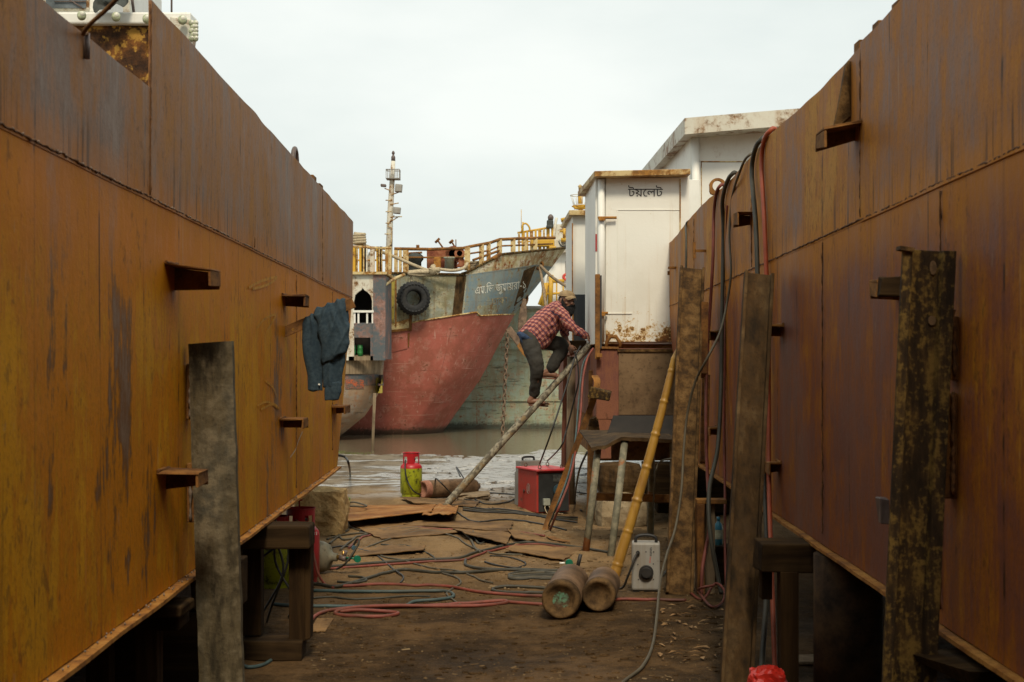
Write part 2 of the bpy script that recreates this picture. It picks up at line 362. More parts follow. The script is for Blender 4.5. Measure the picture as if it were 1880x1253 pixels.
M = {}
OR = (.51, .175, .002); OR2 = (.43, .16, .003); BR = (.165, .066, .012); MV = (.17, .095, .055); MG = (.20, .128, .082); YO = (.52, .24, .006); RB = (.15, .052, .022); DK = (.07, .032, .015)
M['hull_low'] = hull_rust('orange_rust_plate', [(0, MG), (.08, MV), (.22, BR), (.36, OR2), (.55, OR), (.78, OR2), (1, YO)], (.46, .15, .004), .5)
M['hull_up'] = hull_rust('mauve_rust_plate', [(0, MG), (.25, MV), (.4, (.245, .135, .075)), (.75, (.285, .13, .042)), (1, (.33, .15, .028))], (.38, .135, .012), .3, hi=.77)
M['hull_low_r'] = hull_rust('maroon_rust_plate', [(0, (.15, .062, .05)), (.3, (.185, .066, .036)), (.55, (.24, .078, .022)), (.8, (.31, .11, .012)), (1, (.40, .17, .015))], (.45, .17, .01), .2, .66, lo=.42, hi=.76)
M['hull_up_r'] = hull_rust('brown_rust_plate', [(0, (.2, .105, .07)), (.3, (.26, .115, .042)), (.6, (.345, .135, .022)), (.85, (.41, .165, .02)), (1, (.47, .23, .04))], (.46, .175, .01), .2, .66, lo=.42, hi=.74)
M['rust_dark'] = rust('dark_rust', DK, (.16, .07, .02), (.22, .1, .025), 9)
M['rust_mid'] = rust('brown_rust', (.1, .05, .02), (.2, .095, .03), (.3, .14, .035), 8)
M['rust_orange'] = rust('bright_rust', (.16, .07, .025), (.32, .14, .03), (.4, .2, .05), 10)
M['rust_yellow'] = rust('yellowed_rust', (.018, .012, .007), (.04, .024, .011), (.10, .058, .018), 24, spots=(.16, .10, .026), streak=True, soft=.06)
M['rust_grey'] = rust('grey_scaled_steel', (.018, .012, .006), (.07, .038, .013), (.14, .09, .04), 7, spots=(.06, .036, .016), streak=True, soft=.09)
M['rust_mottle'] = rust('mottled_flaking_steel', (.02, .012, .009), (.075, .034, .014), (.2, .08, .02), 3.2, spots=(.36, .2, .04), bumpd=.04)
M['rust_rough'] = rust('scaly_rust', (.035, .02, .009), (.10, .054, .018), (.17, .098, .036), 14, bumpd=.012)
M['edge'] = plain('cut_plate_edge', (.12, .09, .08), .5, .3, 20)
M['bead'] = plain('weld_bead', (.13, .055, .015), .85, .6, 60)
M['bead_shiny'] = plain('bright_weld_bead', (.22, .17, .13), .5, .5, 40, .3)
M['post_grey'] = rust('weathered_grey_plate', (.02, .017, .011), (.09, .07, .038), (.06, .056, .042), 7, .75, .014, spots=(.16, .13, .08), streak=True, soft=.09)
M['wood_dark'] = wood('dark_timber', (.022, .013, .006), (.052, .031, .013), 4, 'x')
M['wood_post'] = wood('post_timber', (.022, .012, .005), (.05, .028, .011), 4, 'z')
M['wood_grey'] = wood('grey_timber', (.17, .125, .08), (.29, .22, .14), 4, 'z')
M['bamboo'] = None
M['stone'] = rust('sandy_stone', (.3, .2, .09), (.5, .34, .15), (.6, .44, .22), 7, .95, .03)
M['concrete'] = rust('dirty_concrete', (.2, .15, .09), (.32, .25, .15), (.36, .29, .19), 5, .9, .012)
M['black'] = plain('black_rubber', (.018, .018, .018), .55, .3, 20)
M['dark'] = plain('opening_shade_black', (.012, .011, .010), .9, .2)  # near-black standing in for the shade inside openings
M['tyre'] = plain('tyre_rubber', (.018, .019, .02), .8, .4, 14, 0, .01, (.05, .045, .035), .4)
M['hose_red'] = plain('dull_red_rubber', (.19, .045, .028), .6, .3, 9, dirtf=.6)
M['hose_orange'] = plain('orange_red_rubber', (.36, .075, .03), .5, .25, 9, dirtf=.35)
M['hose_dark'] = plain('dark_green_rubber', (.045, .043, .03), .6, .3, 9)
M['hose_grey'] = plain('grey_green_rubber', (.085, .072, .045), .6, .25, 14)
M['hose_blue'] = plain('teal_rubber', (.05, .085, .085), .6, .3, 9, dirtf=.5)
M['hose_black'] = plain('black_cable', (.02, .02, .019), .5, .2, 14)
M['sheet'] = rust('muddy_sheet_steel', (.10, .056, .024), (.18, .105, .045), (.26, .15, .06), 2.5, .8, .006)
M['sheet_red'] = rust('rusty_sheet_steel', (.17, .065, .018), (.28, .12, .03), (.35, .19, .07), 3, .8, .006)
M['gas_brown'] = rust('dusty_cylinder_paint', (.055, .033, .018), (.125, .076, .042), (.2, .125, .072), 5, .55, .004)
M['gas_grey'] = rust('grey_cylinder_paint', (.10, .10, .075), (.17, .16, .115), (.21, .18, .12), 5, .5, .003)
M['verdigris'] = paint('green_paint_trace', (.12, .27, .17), (.10, .058, .026), .5, 16, .85, (.08, .05, .025), .6)
M['verdigris_old'] = rust('green_paint_trace', (.1, .09, .055), (.14, .24, .16), (.2, .36, .25), 9, .8, .003)
M['gas_end'] = rust('rust_cylinder_end', (.035, .021, .010), (.08, .047, .02), (.15, .088, .036), 9, .85, .012)
M['gas_pink'] = rust('pinkish_cylinder_end', (.2, .09, .06), (.32, .15, .1), (.36, .2, .14), 7, .8, .005)
M['lpg_green'] = paint('lime_green_paint', (.31, .34, .015), (.07, .07, .015), .43, 13, .42, (.1, .1, .02), .45)
M['lpg_red'] = paint('cherry_red_paint', (.4, .014, .02), (.16, .03, .03), .33, 9, .38, (.1, .02, .02), .35)
M['lpg_maroon'] = paint('crimson_paint', (.36, .016, .022), (.12, .03, .025), .34, 9, .45, (.08, .02, .02), .4)
M['red_box'] = paint('welder_red_paint', (.36, .035, .025), (.3, .09, .06), .42, 7, .5, (.2, .06, .04), .4)
M['red_lid'] = paint('welder_lid_paint', (.58, .05, .06), (.5, .22, .18), .42, 6, .45, (.3, .1, .08), .3)
M['charcoal'] = plain('charcoal_panel', (.032, .034, .034), .5, .3, 8)
M['box_grey'] = paint('pale_grey_enamel', (.28, .27, .24), (.22, .18, .13), .34, 10, .55, (.2, .15, .1), .45)
M['white_rust'] = paint('white_paint_rust_runs', (.78, .78, .71), (.30, .13, .03), .335, 2.6, .5, (.42, .33, .2), .3)
M['white_clean'] = paint('white_paint', (.76, .76, .70), (.32, .16, .05), .29, 3.2, .5, (.5, .45, .36), .22)
M['white_shabby'] = paint('shabby_white_paint', (.6, .59, .5), (.3, .14, .035), .45, 2.2, .55, (.38, .22, .08), .5)
M['white_yellow'] = paint('rust_stained_cream_paint', (.55, .44, .22), (.36, .16, .02), .49, 3, .55, (.42, .22, .03), .6)
M['yellow'] = paint('yellow_paint', (.56, .33, .03), (.3, .13, .03), .43, 4, .5, (.3, .16, .04), .4)
M['ship_red'] = shippaint('faded_red_antifouling', (.37, .105, .075), (.28, .085, .055), (.44, .22, .17), (.2, .07, .03), .2, .9, blot=.42)
M['ship_grey'] = shippaint('weathered_grey_green_paint', (.27, .30, .26), (.20, .19, .11), (.40, .37, .24), (.17, .085, .025), .55, .2)
M['ship_blue'] = shippaint('faded_slate_blue_paint', (.14, .21, .245), (.20, .24, .23), (.26, .24, .15), (.2, .10, .03), .5, .3)
M['ship_bulwark'] = shippaint('rust_run_bulwark_paint', (.50, .47, .33), (.38, .33, .18), (.6, .57, .47), (.22, .075, .015), 1.0, .1)
M['barge_green'] = shippaint('pale_sea_green_paint', (.30, .37, .29), (.26, .28, .18), (.38, .30, .19), (.28, .11, .045), .42, .3, horiz=True)
M['slate'] = paint('slate_blue_panel_paint', (.075, .095, .105), (.34, .19, .15), .46, 2.6, .7, (.16, .13, .11), .5)
M['tan_hull'] = shippaint('scraped_tan_planks', (.33, .23, .145), (.25, .17, .11), (.26, .25, .22), (.32, .13, .05), .35, .6, horiz=True)
M['orange_chip'] = paint('orange_red_chips', (.5, .10, .03), (.2, .15, .12), .52, 6, .7)
M['mustard'] = paint('mustard_paint', (.36, .29, .05), (.16, .09, .03), .42, 3, .6, (.2, .12, .03), .5)
M['navy'] = paint('tarry_navy_paint', (.035, .042, .048), (.12, .11, .10), .36, 4, .7, (.08, .08, .075), .5)
M['maroon'] = hull_rust('maroon_primer_plate', [(0, (.13, .055, .045)), (.5, (.17, .068, .05)), (1, (.22, .09, .05))], (.17, .07, .05), .1, 5)
M['plate_brown'] = rust('brown_mill_plate', (.09, .055, .03), (.15, .095, .05), (.2, .13, .07), 3, .6, .003)
M['plate_black'] = plain('oily_black_sheet', (.014, .011, .008), .85, .3, 6)
M['windlass'] = rust('red_oxide_machine', (.16, .05, .03), (.28, .1, .05), (.34, .15, .08), 6)
M['rope'] = plain('sun_bleached_rope', (.42, .35, .23), .9, .3, 30, 0, .01)
M['steel_worn'] = rust('anchor_steel', (.08, .055, .04), (.16, .11, .075), (.22, .15, .1), 6)
M['skin'] = plain('brown_skin', (.2, .095, .055), .5, .15, 20, 0, .001, dirtf=0)
M['hair'] = plain('black_hair', (.004, .0035, .0035), .95, .3, 60, 0, .004, dirtf=0)
M['trouser'] = plain('faded_black_cotton', (.034, .032, .027), .9, .3, 9, 0, .003, (.06, .05, .035), .5)
M['cap'] = plain('khaki_cap', (.27, .19, .10), .85, .25, 24, 0, .002, (.12, .08, .04), .4)
M['sandal'] = plain('brown_sandal', (.16, .06, .035), .7, .3, 20)
M['navy_cloth'] = plain('navy_cloth', (.02, .04, .085), .9, .3, 14)
M['white_ink'] = paint('chalky_white_lettering', (.66, .67, .6), (.3, .24, .12), .33, 3, .8, (.4, .34, .2), .3)
M['faded_ink'] = paint('runny_cream_lettering', (.42, .38, .24), (.24, .14, .05), .5, 5, .8, (.3, .18, .06), .6)
M['ink'] = plain('black_lettering', (.015, .015, .02), .7, .2)
M['glass'] = plain('grey_window_glass', (.12, .14, .15), .12, .3, 3)
M['green_can'] = plain('green_drum_paint', (.03, .19, .05), .45, .3, 6)
M['soot_shade'] = rust('shade_black_steel', (.012, .008, .005), (.035, .02, .01), (.06, .034, .015), 9)  # column steel blackened to carry the shade beneath the hull
M['red_bag'] = plain('red_plastic_bag', (.5, .025, .015), .3, .2, 8, dirtf=.15)
M['bottle_blue'] = plain('blue_plastic', (.05, .24, .36), .3, .25, 6, dirtf=.1)
M['label_white'] = plain('bottle_label', (.5, .55, .42), .5, .3, 30)
M['gauge_green'] = plain('green_gauge', (.01, .16, .09), .3, .2)
M['brass'] = plain('brass', (.45, .26, .07), .35, .3, 20, .8)
M['table_plate'] = rust('sooty_table_plate', (.02, .014, .008), (.05, .032, .016), (.085, .055, .026), 9)
M['chalk'] = plain('chalk_mark', (.55, .5, .4), .95, .4, 60, dirtf=.6)
M['scrawl'] = plain('ochre_scrawl', (.52, .24, .012), .8, .4, 40, dirtf=.5)
M['lens'] = plain('pale_lamp_glass', (.6, .6, .5), .2, .2, 9)
M['lamp_shade'] = plain('greenish_lamp_glass', (.42, .46, .30), .35, .4, 20)
M['red_ring'] = plain('lifebuoy_red', (.6, .06, .04), .5, .2)
M['tarp'] = plain('dark_tarpaulin', (.045, .055, .05), .7, .4, 5)
M['teal_grey'] = plain('blue_grey_meter', (.05, .10, .13), .35, .3)
M['cream_box'] = plain('pale_socket', (.36, .38, .31), .6, .2)
M['leaf'] = plain('weed_leaf', (.12, .17, .02), .6, .4, 20)

k = NT('bamboo_culm'); P = k.obj(); n1 = k.noise(k.map(P, (14, 14, 1)), 1, 5, .6); n2 = k.noise(P, 5, 4)
c = k.mix(k.thr(n1, .35, .7), (.37, .205, .03), (.24, .12, .018)); c = k.mix(k.m2('MULTIPLY', k.thr(n2, .5, .7), .5), c, (.2, .1, .03))
M['bamboo'] = k.done(c, .45, 0, k.bump(n1, .3, .003), .5)
k = NT('mottled_pole'); P = k.obj(); n1 = k.noise(P, 22, 4, .6)
c = k.mix(k.thr(n1, .42, .58), (.10, .085, .06), (.27, .24, .17)); c = k.mix(k.thr(k.noise(P, 9, 3), .55, .65), c, (.2, .14, .07))
M['pole'] = k.done(c, .8, 0, k.bump(n1, .5, .006), .3)
k = NT('pitted_pipe'); P = k.obj(); n1 = k.noise(P, 11, 5, .65)
c = k.mix(k.thr(n1, .4, .6), (.13, .125, .085), (.24, .22, .15)); c = k.mix(k.thr(k.noise(P, 6, 5, .6), .58, .64), c, (.26, .1, .03))
M['pipe'] = k.done(c, .7, 0, k.bump(n1, .5, .005), .4)
k = NT('blue_work_cotton'); P = k.obj(); n1 = k.noise(P, 60, 3); n2 = k.noise(P, 5, 4)
c = k.mix(k.thr(n1, .3, .7), (.022, .04, .055), (.042, .066, .082)); c = k.mix(k.m2('MULTIPLY', k.thr(n2, .45, .7), .5), c, (.014, .027, .042))
M['blue_shirt'] = k.done(c, .9, 0, k.bump(n2, .5, .01), .2)
k = NT('door_white_paint_rusted_low'); P = k.world(); n1 = k.noise(P, 7, 7, .68); n2 = k.noise(P, 38, 5, .7); runs = k.noise(k.map(P, (14, 14, .8)), 1, 5, .6); z = k.sep(P)[2]
lowz = k.m2('SUBTRACT', 1, k.thr(z, 1.80, 2.55)); sm = k.m2('ADD', k.m2('MULTIPLY', n1, .6), k.m2('MULTIPLY', n2, .4))
c = k.mix(k.m2('MULTIPLY', k.thr(k.noise(P, 2.5, 4), .4, .7), .4), (.76, .76, .69), (.62, .61, .53)); c = k.mix(k.m2('MULTIPLY', k.thr(runs, .55, .75), k.m2('ADD', .26, k.m2('MULTIPLY', lowz, .5))), c, (.45, .28, .08))
m_ = k.m2('ADD', sm, k.m2('MULTIPLY', k.m2('POWER', lowz, 2.2), .17)); c = k.mix(k.thr(m_, .62, .70), c, (.5, .3, .06)); c = k.mix(k.thr(m_, .67, .72), c, k.mix(k.thr(n2, .4, .6), (.26, .10, .02), (.10, .04, .012)))
M['door_white'] = k.done(c, .5, 0, k.bump(k.m2('ADD', n2, k.m2('MULTIPLY', k.noise(P, 1.8, 2), 6)), .4, .004), .4)
# plaid: two families of stripes laid along and across the leaning back
k = NT('pink_plaid_cotton'); P = k.n('ShaderNodeTexCoord').outputs['Object']
Q = k.map(P, (1, 1, 1), (0, R(45), 0)); nn = k.noise(P, 9, 3)
x, y, z = k.sep(Q); wob = k.m2('ADD', k.m2('MULTIPLY', nn, .03), k.m2('MULTIPLY', k.noise(P, 3, 2), .06))
def stripe(u, per, ph, a, b):
    fr = k.m2('FRACT', k.m2('ADD', k.m2('DIVIDE', k.m2('ADD', u, wob), per), ph)); return k.m2('SUBTRACT', 1, k.thr(k.m2('ABSOLUTE', k.m2('SUBTRACT', fr, .5)), a, b))
xx = k.m2('ADD', x, k.m2('MULTIPLY', y, .6)); zz = k.m2('ADD', z, k.m2('MULTIPLY', y, .3))
c = k.mix(k.thr(k.noise(P, 30, 3), .35, .65), (.38, .10, .072), (.29, .07, .055))
c = k.mix(k.m2('MULTIPLY', stripe(xx, .048, .5, .04, .12), .62), c, (.6, .38, .3)); c = k.mix(k.m2('MULTIPLY', stripe(zz, .048, .5, .04, .12), .5), c, (.6, .38, .3))
c = k.mix(k.m2('MULTIPLY', stripe(xx, .048, 0, .09, .15), .85), c, (.035, .035, .07)); c = k.mix(k.m2('MULTIPLY', stripe(zz, .048, 0, .07, .13), .7), c, (.035, .035, .07))
M['plaid'] = k.done(c, .9, 0, k.bump(k.noise(P, 14, 4), .5, .012), .2)

# ground: dark trodden mud near, wet flats towards the water with sky sheen painted in
k = NT('yard_mud'); P = k.world(); x, y, z = k.sep(P)
n1 = k.noise(P, 1.1, 6, .65); n2 = k.noise(P, 6, 6, .7); n3 = k.noise(P, 34, 5, .7); nl = k.noise(k.map(P, (2.4, 1.0, 1)), 1, 6, .65)
col = k.ramp(k.thr(k.m2('ADD', k.m2('MULTIPLY', n1, .6), k.m2('MULTIPLY', n2, .4)), .36, .64), [(0, (.028, .016, .006)), (.45, (.06, .034, .013)), (1, (.125, .072, .03))])
dry = k.m2('MULTIPLY', k.thr(y, 8.8, 11.5), k.m2('SUBTRACT', 1, k.thr(y, 17, 21)))
col = k.mix(k.m2('MULTIPLY', dry, .78), col, k.mix(k.thr(nl, .35, .65), (.2, .125, .058), (.34, .22, .105)))
far = k.thr(k.m2('ADD', y, k.m2('MULTIPLY', nl, 5)), 19, 22)
col = k.mix(k.m2('MULTIPLY', far, .85), col, k.mix(k.thr(nl, .4, .6), (.12, .095, .065), (.24, .2, .145)))
n4 = k.noise(P, 120, 3, .7); col = k.mix(k.m2('MULTIPLY', k.thr(n4, .60, .68), .55), col, (.22, .15, .085)); col = k.mix(k.m2('MULTIPLY', k.thr(n4, .42, .34), .6), col, (.018, .011, .006)); col = k.mix(k.m2('MULTIPLY', k.thr(n3, .62, .72), .45), col, (.22, .155, .09)); col = k.mix(k.m2('MULTIPLY', k.thr(n3, .42, .3), .6), col, (.03, .019, .011))
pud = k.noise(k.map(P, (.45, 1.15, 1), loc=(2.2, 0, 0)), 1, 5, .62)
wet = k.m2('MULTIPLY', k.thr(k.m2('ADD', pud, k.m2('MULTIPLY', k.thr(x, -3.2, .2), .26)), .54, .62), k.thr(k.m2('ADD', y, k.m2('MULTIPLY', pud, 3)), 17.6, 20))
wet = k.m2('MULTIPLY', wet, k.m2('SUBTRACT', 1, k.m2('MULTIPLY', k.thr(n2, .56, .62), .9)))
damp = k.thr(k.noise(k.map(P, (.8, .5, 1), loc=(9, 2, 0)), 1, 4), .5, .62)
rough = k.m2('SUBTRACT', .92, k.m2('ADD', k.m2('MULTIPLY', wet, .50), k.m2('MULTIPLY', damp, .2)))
col = k.mix(k.m2('MULTIPLY', wet, .85), col, (.36, .36, .345))  # pale grey puts the sky's sheen on the wet mud into its colour
hh = k.m2('MULTIPLY', k.m2('SUBTRACT', 1, k.m2('MULTIPLY', wet, .5)), k.m2('ADD', k.m2('MULTIPLY', n3, .35), k.m2('ADD', k.m2('MULTIPLY', n2, 1.2), k.m2('MULTIPLY', nl, 1.2))))
M['ground'] = k.done(col, rough, 0, k.bump(hh, 1.0, .045), .5); k.set(k.b.inputs['Specular IOR Level'], k.m2('ADD', .12, k.m2('MULTIPLY', wet, .88)))
k = NT('murky_water'); P = k.world(); n1 = k.noise(k.map(P, (1.2, 3.2, 1)), 1.4, 4, .55)
M['water'] = k.done((.15, .12, .075), .12, 0, k.bump(n1, .3, .03), .5)
# ================================================================ SETTING: ground sheet and water
def axis(dense0, dense1, step, lo, hi):
    a = [dense0 + step * i for i in range(int((dense1 - dense0) / step) + 1)]; s, x = step, a[-1]
    while x < hi: s *= 1.35; x += s; a.append(x)
    s, x = step, a[0]
    while x > lo: s *= 1.35; x -= s; a.insert(0, x)
    return a
gx, gy = axis(-3.6, 3.6, .075, -1500, 1500), axis(5.5, 36, .085, -300, 2500)
m = MB(); w = len(gy)
m.v = [V((x, y, gz(x, y))) for x in gx for y in gy]
m.f = [[i * w + j, (i + 1) * w + j, (i + 1) * w + j + 1, i * w + j + 1] for i in range(len(gx) - 1) for j in range(w - 1)]; m.sm = [True] * len(m.f)
structure(m.build('ground', M['ground'], base=(0, 0, 0)))
m = MB(); m.add([(-1500, 24, WZ), (1500, 24, WZ), (1500, 2500, WZ), (-1500, 2500, WZ)], [(0, 1, 2, 3)])
structure(m.build('water', M['water'], base=(0, 24, WZ)))

# ================================================================ the two steel hulls on the slip
def seam(m, fn, L, r=.006, step=.02, wob=.55, n=6):
    k = int(L / step); m.tube([fn(i / k) + V((random.uniform(-.002, .002), 0, random.uniform(-.003, .003))) for i in range(k + 1)], r, n, wob=wob)
def wav(Y, z, s): return .007 * mn.noise(V((Y * .8, z * 1.3, s))) + .003 * mn.noise(V((Y * 2.6, z * 2.2, s + 5))) + .0045 * math.cos(Y * 10.3) * (.4 + .6 * mn.noise(V((Y * .7, z * 1.4, s + 9)))) * (1 if .8 < z < 2.15 or z > 2.25 else .3)
def interp(t, pts):
    for (a, b), (c, d) in zip(pts, pts[1:]):
        if t <= c: return b + (d - b) * (t - a) / (c - a)
    return pts[-1][1]
endL = lambda z: interp(z, [(.75, 11.6), (2.18, 12.95), (2.9, 13.05)])
endR = lambda z: interp(z, [(.75, 12.4), (1.445, 13.97), (1.78, 14.75), (2.18, 15.0), (2.9, 15.15)])
Y0 = -4.2
def shell(side, end, z0, z1, ya=None, yb=None, off=0, nu=330, nv=14, top=None):
    def fn(u, v):
        z = z0 + (z1 - z0) * v; a = Y0 if ya is None else ya; b = end(z) if yb is None else yb
        Y = a + (b - a) * u
        if top: z = z0 + (top(Y) - z0) * v
        return V((hullx(side, Y) - side * off + wav(Y, z, side * 3), Y, z))
    return MB().slab(fn, nu, nv, (side * .012, 0, 0))
def bracket(side, p, out, wdt, drop, pitch=0, end_drop=None):
    """Welded angle-iron offcut: a flat ledge with one downturned lip; p is on the shell."""
    s = -side; m = MB(); d = V((s * out, 0, pitch)); y = V((0, wdt, 0)); t = .010; e = drop if end_drop is None else end_drop
    q = V(p) + V((-s * .012, 0, 0)); dd = d + V((s * .012, 0, 0))
    m.hexa([q + V((0, 0, -t)), q + dd + V((0, 0, -t)), q + dd + y + V((0, 0, -t)), q + y + V((0, 0, -t)), q, q + dd, q + dd + y, q + y])
    a, b = q + y + V((0, -t, -t)), q + dd + y + V((0, -t, -t)); yt = V((0, t, 0))
    m.hexa([a - V((0, 0, drop)), b - V((0, 0, e)), b - V((0, 0, e)) + yt, a - V((0, 0, drop)) + yt, a, b, b + yt, a + yt])
    a, b = q + dd + V((-s * t, 0, -t)), q + dd + y + V((-s * t, 0, -t)); xt = V((s * t, 0, 0))
    m.hexa([a - V((0, 0, e)), a - V((0, 0, e)) + xt, b - V((0, 0, e * .8)) + xt, b - V((0, 0, e * .8)), a, a + xt, b + xt, b])
    m.v = [v_ + V((random.uniform(-.003, .003), random.uniform(-.005, .005), random.uniform(-.004, .004))) for v_ in m.v]
    m.tube([V(p) + V((s * .004, wdt * i / 8, .003 + random.uniform(-.002, .002))) for i in range(9)], .007, 6, wob=.4)
    return m
# ---- orange hull
LH = thing('barge_hull', (-4, 5, .7), 'orange streaked steel barge hull with a step cut in its top plate', 'barge hull', 'unfinished barge hulls')
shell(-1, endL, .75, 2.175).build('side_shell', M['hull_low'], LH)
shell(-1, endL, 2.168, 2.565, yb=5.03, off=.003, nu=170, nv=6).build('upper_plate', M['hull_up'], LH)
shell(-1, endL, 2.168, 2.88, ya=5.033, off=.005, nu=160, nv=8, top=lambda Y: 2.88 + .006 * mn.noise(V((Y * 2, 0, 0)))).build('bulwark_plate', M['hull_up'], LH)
m = MB(); seam(m, lambda t: V((hullx(-1, Y0 + t * 17.15) + .004 + wav(Y0 + t * 17.15, 2.18, -3), Y0 + t * 17.15, 2.179 + .004 * mn.noise(V((t * 40, 0, 0))))), 17.1, .0035)
m.build('weld_seam', M['bead'], LH)
for Y, a, b in ((5.02, 2.19, 2.86), (7.33, 2.19, 2.87), (10.5, 2.19, 2.87), (3.4, .8, 2.15), (9.0, .8, 2.15), (11.2, .9, 2.15)):
    m = MB(); seam(m, lambda t: V((hullx(-1, Y) + .006 + wav(Y, a, -3), Y, a + (b - a) * t)), b - a, .0035 if b > 2.2 else .003); m.build('vertical_seam', M['bead'], LH)
m = MB()
for i in range(120):
    Y = random.uniform(2.5, 12.8); z = 2.179; m.ell((hullx(-1, Y) + .007 + wav(Y, z, -3), Y, z), (.004, .005, .004), nu=6, nv=4)
for i in range(170):
    Y = random.uniform(2.6, 11.5); m.ell((hullx(-1, Y) + random.uniform(.005, .03), Y, .752), (.0035, .005, .004), nu=6, nv=4)
m.build('weld_spatter', M['bead_shiny'], LH)['kind'] = 'stuff'
m = MB(); m.slab(lambda u, v: V((hullx(-1, Y0 + u * 15.8) + .038 - v * 9, Y0 + u * 15.8, .745 + .006 * mn.noise(V((u * 30, 0, 3))) * (1 - v))), 120, 2, (0, 0, -.014), False)
m.build('bottom_plate', M['rust_orange'], LH)
m = MB(); zs = [.75, 1.2, 1.7, 2.18, 2.88]
m.grid(lambda u, v: V((hullx(-1, endL(.75 + 2.13 * v)) - .004 - u * 8.7, endL(.75 + 2.13 * v) - .008 + u * .35, .75 + 2.13 * v)), 6, 12)
m.build('end_plate', M['edge'], LH)
m = MB(); m.slab(lambda u, v: V((hullx(-1, Y0 + u * 17.1) - .02 - v * 8.8, Y0 + u * 17.1, 1.95)), 4, 2, (0, 0, -.02), False); m.build('deck', M['rust_dark'], LH)
for a in [((303, 482), .17, .17, .085, -.02, .06), ((517, 541), .14, .16, .05, 0, .06), ((513, 769), .14, .2, .05, 0, .05), ((288, 866), .15, .17, .07, 0, .05), ((608, 746), .11, .35, .06, 0, .05)]:
    bracket(-1, HL(*a[0]), *a[1:]).build('bracket', M['rust_dark'], LH, .003)
p0 = HL(523, 612); m = MB(); m.bar(p0 + V((-.02, .0, -.0)), V((-.945, 8.5, 1.952)), .012, .062); m.build('hanger_bar', M['rust_mid'], LH, .003)
m = MB(); pp = HL(530, 612); m.cyl((-1.30, 8.46, 1.79), (-1.30, 8.44, 1.79), .009); m.build('bolt', M['brass'], LH)
m = MB(); rs = HL(152, 108, .012)
m.tube(spline([rs, rs + V((0, 0, .07)), W(153, 62, 4.1), W(165, 45, 4.05), W(195, 18, 4.0), W(222, -10, 3.95)], 6), .0065, 8); m.build('bent_rod', M['rust_mid'], LH)
m = MB(); m.cyl(rs - V((0, 0, .0)), rs + V((0, 0, .075)), .009, 10); m.build('rod_socket', M['edge'], LH)
m = MB(); c = HL(550, 303, -.03); m.tube([c + V((0, .085 * math.cos(t), .115 * math.sin(t) - .01)) for t in [math.pi * i / 14 for i in range(15)]], .016, 8); m.build('lifting_ring', M['edge'], LH)
for px in (586, 598):
    q = HL(px, 350 + (px - 586) * 1.2, -.06); m = MB(); m.box(q + V((0, 0, .02)), (.06, .16, .17)); m.build('deck_stub', M['rust_mid'], LH, .004)

def mark(pts, mat, w_=.006):
    q = [HL(a, b_, .0) for a, b_ in pts]; q = spline([p + V((wav(p.y, p.z, -3) + .006, 0, 0)) for p in q], 8); m = MB()
    m.add([p + V((.0, 0, dz)) for p in q for dz in (-w_ / 2, w_ / 2)], [(2 * i, 2 * i + 2, 2 * i + 3, 2 * i + 1) for i in range(len(q) - 1)]); return m.build('chalk_mark' if mat == 'chalk' else 'paint_scrawl', M[mat], LH)
mark([(553, 793), (546, 808), (541, 826), (531, 840)], 'chalk', .009)
mark([(455, 528), (480, 516), (508, 509), (492, 522), (462, 531)], 'scrawl', .014); mark([(470, 602), (486, 585), (505, 578), (498, 592), (488, 610)], 'scrawl', .012)
mark([(470, 745), (490, 738), (512, 752), (500, 742), (478, 752)], 'scrawl', .012); mark([(486, 700), (500, 712), (508, 730)], 'scrawl', .01)
# ---- maroon hull
RH = thing('barge_hull', (4, 6, .7), 'maroon brown steel barge hull with hoses draped over its top edge', 'barge hull', 'unfinished barge hulls')
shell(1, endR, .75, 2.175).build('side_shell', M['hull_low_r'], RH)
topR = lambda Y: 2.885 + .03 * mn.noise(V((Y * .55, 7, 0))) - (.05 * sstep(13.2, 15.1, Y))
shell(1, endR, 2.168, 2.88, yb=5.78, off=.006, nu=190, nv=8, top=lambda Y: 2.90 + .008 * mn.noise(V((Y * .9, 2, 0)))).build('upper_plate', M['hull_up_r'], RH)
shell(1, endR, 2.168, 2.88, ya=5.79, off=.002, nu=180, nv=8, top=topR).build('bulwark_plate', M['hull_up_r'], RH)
m = MB(); seam(m, lambda t: V((hullx(1, Y0 + t * 19.15) - .004 + wav(Y0 + t * 19.15, 2.18, 3), Y0 + t * 19.15, 2.179 + .004 * mn.noise(V((t * 40, 5, 0))))), 19.1, .0035)
m.build('weld_seam', M['bead'], RH)
for Y, a, b in ((5.785, 2.19, 2.87), (8.9, 2.19, 2.85), (12.4, 2.19, 2.85), (4.6, .8, 2.15), (6.6, .8, 2.15), (10.2, .8, 2.15)):
    m = MB(); seam(m, lambda t: V((hullx(1, Y) - .006 + wav(Y, a, 3), Y, a + (b - a) * t)), b - a, .0035 if b > 2.2 else .003); m.build('vertical_seam', M['bead'], RH)
m = MB(); m.slab(lambda u, v: V((hullx(1, Y0 + u * 16.6) - .034 + v * 9, Y0 + u * 16.6, .745 + .006 * mn.noise(V((u * 30, 0, 8))) * (1 - v))), 120, 2, (0, 0, -.014), False)
m.build('bottom_plate', M['rust_orange'], RH)
m = MB(); m.grid(lambda u, v: V((hullx(1, endR(.75 + 2.1 * v)) + .004 + u * 8.7, endR(.75 + 2.1 * v) - .008 + u * .3, .75 + 2.1 * v)), 6, 14); m.build('end_plate', M['edge'], RH)
m = MB(); m.slab(lambda u, v: V((hullx(1, Y0 + u * 19.1) + .02 + v * 8.8, Y0 + u * 19.1, 1.95)), 4, 2, (0, 0, -.02), False); m.build('deck', M['rust_dark'], RH)
